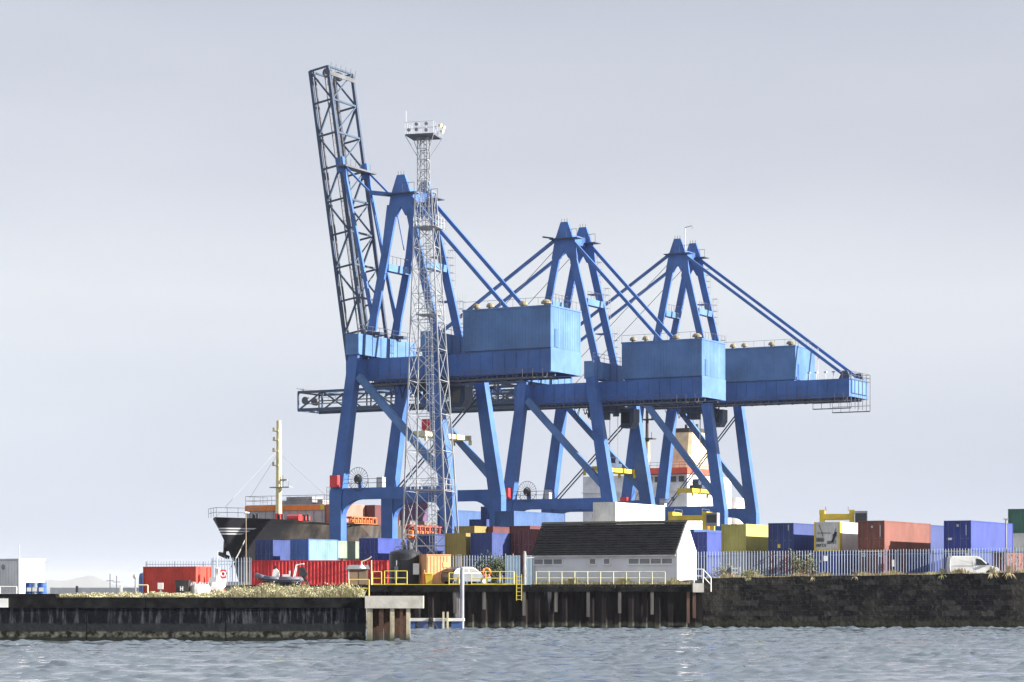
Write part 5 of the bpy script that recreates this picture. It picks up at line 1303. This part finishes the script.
# ------------------------------------------------------------------ middle of the quay
t = thing('water_tank', 'large black cylindrical tank with pipes on its domed top', 'tank', W3(404.5, 197, APRON))
mb = MB(); mb.lathe([(1.22,0),(1.26,.03),(1.26,.6),(1.28,.62),(1.28,.68),(1.26,.7),(1.26,1.3),(1.28,1.32),(1.28,1.38),(1.26,1.4),(1.26,2.0),(1.28,2.02),(1.28,2.08),(1.26,2.1),(1.26,2.55),(1.15,2.72),(.6,2.88),(.1,2.92)], 36); mb.build('tank_body', paint((.02,.023,.032),.35,.12), t, smooth=False)
mb = MB(); mb.tube((0,-.2,2.85),(0,-.2,3.7),.12,8); mb.box(-.3,.1,-.45,.0,3.25,3.5); mb.tube((.45,-.3,2.8),(.45,-.3,3.45),.16,8); mb.path([(-.9,-.4,2.6),(-.7,-.4,3.1),(.3,-.4,3.15),(1.0,-.4,2.65)],.045,6); mb.build('pipework', GALV_DK, t)
MB().box(.75,1.25,-1.32,-1.0,.85,1.75).build('white_panel_or_sunlit_side', WHITE, t)
mb = MB(); mb.box(-.75,-.45,-1.4,-1.27,.4,1.5); mb.tube((-.6,-1.35,.1),(-.6,-1.35,2.0),.06,6); mb.build('control_box', GREY, t)
t = thing('gas_bottle', 'orange upright cylinder between the black tank and the orange store', 'cylinder', W3(424.3,194.6,APRON)); MB().lathe([(.15,0),(.15,.85),(.10,.98),(.05,1.02),(.05,1.15)],12).build('bottle', ORANGE, t); MB().tube((0,0,1.15),(0,0,1.22),.07,8).build('valve', GREY, t)
t = thing('waste_bin', 'yellow bin standing right of the orange cylinder', 'bin', W3(429,194.5,APRON)); MB().loft([[(-.24,-.24,0),(.24,-.24,0),(.24,.24,0),(-.24,.24,0)],[(-.3,-.3,.85),(.3,-.3,.85),(.3,.3,.85),(-.3,.3,.85)]]).build('bin_body', YEL, t); MB().prism([(-.33,.86),(.33,.86),(.25,.98),(-.3,.95)],'x',-.32,.32).build('lid', YEL, t)
def orange_store():
    t = thing('storage_box', 'pale orange steel storage box beside the black tank', 'storage box', W3(434.3,196.2,APRON), R(22))
    Hh = 2.42; mb = MB(); mb.box(-1.05,1.0,-1.1,1.1,.05,Hh)
    for x in np.arange(-.98,.9,.28): mb.box(x,x+.14,-1.13,-1.1,.15,Hh-.1)
    mb.build('body', paint((.80,.42,.20),.5,.12,SH), t)
    mb = MB(); mb.box(-1.09,1.04,-1.15,1.14,Hh-.01,Hh+.06); mb.build('frame', paint((.74,.36,.16),.5,.2), t)
    MB().box(.35,.75,-1.16,-1.131,1.45,1.85).build('vent_panel', paint((.85,.50,.2),.5,.1), t)
orange_store()
# vehicles
def vehicle(name, label, loc, rot, L_, prof, glassprof, wd, mt, wheels, group=None, cargo=False):
    T = thing(name, label, 'van' if cargo else 'car', loc, rot)
    b = MB(); n = len(prof); rings = []
    def tuck(z): return 1.0 if z < .95 else 1.0 - .13*min(1, (z-.95)/.8)*(0.6 if cargo else 1.4)
    for s in (-1, -.94, .94, 1):
        rings.append([(x + (0 if abs(s) < 1 else -.0), s*wd/2*tuck(z), z - (.0 if abs(s) < 1 else .03*(z > .9))) for x, z in prof])
    b.loft(rings); body = b.build('body', mt, T)
    for s in (-1, 1):
        for poly in glassprof:
            g_ = MB(); vs = [(x, s*(wd/2*tuck(z)+.012), z) for x, z in poly]; vi = [(x, s*(wd/2*tuck(z)-.02), z) for x, z in poly]; g_.loft([vi, vs]); g_.build('side_window', GLASS_M, T)
        for wx in wheels:
            w_ = MB(); w_.tube((wx, s*(wd/2-.2), .31), (wx, s*(wd/2+.015), .31), .31, 20); wo = w_.build('wheel', TYRE, T)
            MB().tube((wx, s*(wd/2+.016), .31), (wx, s*(wd/2+.03), .31), .19, 14).build('rim', LGREY, wo)
            ar = MB(); ar.tube((wx, s*(wd/2-.02), .33), (wx, s*(wd/2+.006), .33), .38, 20); ar.build('wheel_arch', DARK, T)
        lt = MB(); x = prof_front[name]; lt.box(x-.34, x-.02, s*(wd/2-.30)-.1, s*(wd/2-.30)+.2*s+.1 if s > 0 else s*(wd/2-.30)+.1, .62, .8); lt.build('headlight', LGREY, T)
    return T
prof_front = {'van': 2.0, 'car': 1.9}
vp = [(-1.95,.28),(1.95,.28),(2.02,.45),(2.0,.72),(1.85,.88),(1.2,1.02),(.62,1.55),(.4,1.72),(.1,1.80),(-1.8,1.80),(-1.95,1.70),(-2.0,1.0)]
V_ = vehicle('van', 'small white panel van parked behind the stone wall in front of the fence', W3(972.8, 194.7, 3.98), R(0), 4, vp, [[(.12,1.08),(.98,1.08),(.55,1.50),(.2,1.60),(.12,1.60)]], 1.68, WHITE, (-1.3,1.25), cargo=True)
ws = MB(); ws.loft([[(1.17,-.68,1.06),(1.17,.68,1.06),(.62,.62,1.56),(.62,-.62,1.56)], [(1.20,-.68,1.08),(1.20,.68,1.08),(.65,.62,1.58),(.65,-.62,1.58)]]); ws.build('windscreen', GLASS_M, V_)
mb = MB(); mb.box(-1.7,0,-.855,-.848,1.02,1.05); mb.box(.05,.07,-.855,-.848,.5,1.6); mb.build('panel_line', GREY, V_)
mb = MB(); mb.box(.95,1.1,-1.0,-.86,1.05,1.22); mb.build('wing_mirror', DARK, V_)
cp = [(-1.85,.28),(1.85,.28),(1.95,.42),(1.9,.70),(1.7,.82),(.95,.95),(.35,1.38),(.0,1.47),(-1.0,1.47),(-1.55,1.30),(-1.88,.95),(-1.92,.6)]
Cc = vehicle('car', 'silver hatchback with dark windows behind the yellow quay railing', W3(466, 195.6, APRON), R(38), 3.8, cp, [[(-1.35,.98),(-.35,.98),(-.35,1.38),(-1.0,1.38)], [(-.28,.98),(.78,.98),(.3,1.32),(-.05,1.39),(-.28,1.39)]], 1.7, paint((.12,.135,.16),.35,.1,metal=.2), (-1.2,1.2))
ws = MB(); ws.loft([[(.93,-.66,.97),(.93,.66,.97),(.36,.58,1.38),(.36,-.58,1.38)], [(.97,-.66,.98),(.97,.66,.98),(.40,.58,1.39),(.40,-.58,1.39)]]); ws.build('windscreen', GLASS_M, Cc)
rw = MB(); rw.loft([[(-1.60,-.6,1.26),(-1.60,.6,1.26),(-1.88,.68,.98),(-1.88,-.68,.98)], [(-1.63,-.6,1.28),(-1.63,.6,1.28),(-1.92,.68,1.0),(-1.92,-.68,1.0)]]); rw.build('rear_window', GLASS_M, Cc)
t = thing('lifebuoy', 'orange lifebuoy ring hanging on the yellow railing by the bush', 'lifebuoy', W3(486.5,191.15,APRON+.75)); MB().torus((0,0,.25),.3,.09,24,8).build('ring', ORANGE, t)
mb = MB()
for a in (.78,2.35,3.93,5.5): mb.torus((.3*math.cos(a),0,.25+.3*math.sin(a)),.1,.02,10,5,'x')
mb.build('band', WHITE, t)
# steel pile, pontoon
t = thing('mooring_pile', 'tall grey steel pile rising from the water beside the pontoon', 'pile', W3(462, 188.5, 0)); MB().tube((0,0,-1.5),(0,0,4.75),.17,14).build('pile_shaft', paint((.30,.31,.36),.5,.3), t); MB().tube((0,0,4.751),(0,0,4.85),.2,14,.05).build('pile_cap', GREY, t)
t = thing('pontoon', 'low white decked pontoon on blue floats below the sheet pile wall', 'pontoon', W3(437, 187.6, 0))
mb = MB(); mb.box(-2.6,2.15,-.7,.7,.62,.84); mb.build('deck', paint((.74,.73,.70),.6,.2), t)
for i, x in enumerate((-2.1,-1.1,.2,1.55)): MB().box(x-.42,x+.42,-.6,.6,-.25,.60).build('float', paint((.04,.10,.28) if i != 1 else (.10,.13,.30),.4,.1), t)
mb = MB(); mb.box(.45,.6,-.8,-.705,-.4,1.35); mb.box(.78,.93,-.8,-.705,-.4,1.35); mb.build('guide_post', paint((.62,.58,.42),.6,.2), t)
mb = MB(); mb.path([(-.5,-.75,.9),(-.2,-.8,.5),(.05,-.85,.1)],.05,6); mb.tube((-.45,-.78,.72),(-.45,-.70,.72),.2,12); mb.build('chain', DARK, t)
# straddle carriers
def straddle(label, px, D, z, w_, h, ln, rot=-AL):
    T = thing('straddle_carrier', label, 'straddle carrier', W3(px, D, z), rot, 'yellow straddle carriers in the yard')
    mb = MB()
    for y in (0, ln): mb.box(0, w_, y-.35, y+.35, h-.55, h)
    for x in (0, w_): mb.box(x-.3, x+.3, -.35, ln+.35, h-.002, h+.45); _ = 0
    F_ = mb.build('frame', YEL, T)
    for x in (0, w_): MB().box(x-.3, x+.3, -.8, ln+.8, .8, 1.6).build('side_beam', YEL, T)
    for x in (0, w_):
        for y in (0, ln): MB().bar((x,y,1.602),(x,y,h-.002),.55,.6).build('leg', YEL, T)
        for y in np.linspace(-.3, ln+.3, 4): MB().tube((x-.25,y,.62),(x+.25,y,.62),.62,16).build('wheel', TYRE, T)
    c = MB(); c.box(w_+.32, w_+1.7, -.9, .9, h-1.35, h+.3); cb = c.build('operator_cab', GREY, T)
    MB().box(w_+.4, w_+1.62, -.94, -.902, h-.95, h+.05).build('cab_window', GLASS_M, cb)
    mb = MB(); mb.box(.5, w_-.5, .6, ln-.6, h-2.4, h-1.9); mb.build('spreader', DARK, T)
    mb = MB()
    for x in (.4, w_-.4):
        mb.tube((x,.3,h+.45),(x,.3,h+.8),.04,4); mb.tube((x,ln,h+.45),(x,ln,h+.8),.04,4); mb.tube((x,.3,h+.8),(x,ln,h+.8),.04,4)
    mb.build('handrail', GALV_DK, T)
straddle('yellow straddle carrier behind the shed ridge at the foot of the farthest crane', 671, 300, YARD, 4.3, 8.4, 4.8, -R(16))
straddle('yellow straddle carrier showing above the white container in the yard', 822, 268, YARD, 3.3, 7.6, 5.2, -R(8))
# small things
t = thing('gate', 'white pallet gate leaning at the fence foot right of the shed', 'gate', W3(736,194.3,3.95)); mb = MB()
for z in (.12,.45,.78): mb.box(-.35,.35,-.03,.03,z,z+.1)
for x in (-.35,.28): mb.box(x,x+.08,-.05,.05,0,.95)
mb.build('slats', LGREY, t); 
t = thing('sign_board', 'small grey board on a post left of the pallet gate', 'board', W3(729,194.4,3.95)); MB().box(-.16,.16,-.02,.02,.2,.95).build('board', paint((.12,.14,.18),.5,.1), t); MB().box(.18,.25,-.03,.03,0,1.0).build('post', WHITE, t)
for i, px in enumerate((854.5, 858.5)): pass
for k, (px, D, z, lab) in enumerate(((866,206.9,6.05,'left white square tag below the orange-red container'), (881.5,206.2,6.05,'right white square tag below the orange-red container'), (952.3,206.2,6.1,'left pale square tag below the royal blue container'), (966,205.6,6.1,'right pale square tag below the royal blue container'))): pass
t = thing('fence_sign', 'small white sign fixed to the palisade fence below the white container', 'sign', W3(825.5,195.9,5.4)); MB().box(-.16,.16,-.06,-.045,0,.42).build('board', WHITE, t)
t = thing('fence_sign', 'white notice on the palisade fence in front of the maroon container', 'sign', W3(893,195.75,4.95)); MB().box(-.1,.1,-.06,-.045,0,.55).build('board', WHITE, t)
t = thing('light_pole', 'tall dark grey pole right of the royal blue container', 'pole', W3(1006,206,YARD)); MB().tube((0,0,0),(0,0,5.2),.09,8,.07).build('pole', GREY, t); MB().box(-.2,.2,-.1,.1,5.202,5.3).build('pole_cap', GREY, t)

# ------------------------------------------------------------------ haze
hz, nt, b = nodes('haze'); nt.nodes.remove(b)
pv = nt.nodes.new('ShaderNodeVolumePrincipled'); pv.inputs['Density'].default_value = HAZE_D; pv.inputs['Color'].default_value = (.86,.90,.97,1)
nt.links.new(pv.outputs[0], nt.nodes['Material Output'].inputs['Volume'])
if HAZE_D > 0: tag(MB().box(-5000, 5000, -60, 23500, -4, 140).build('haze', hz), kind='stuff')
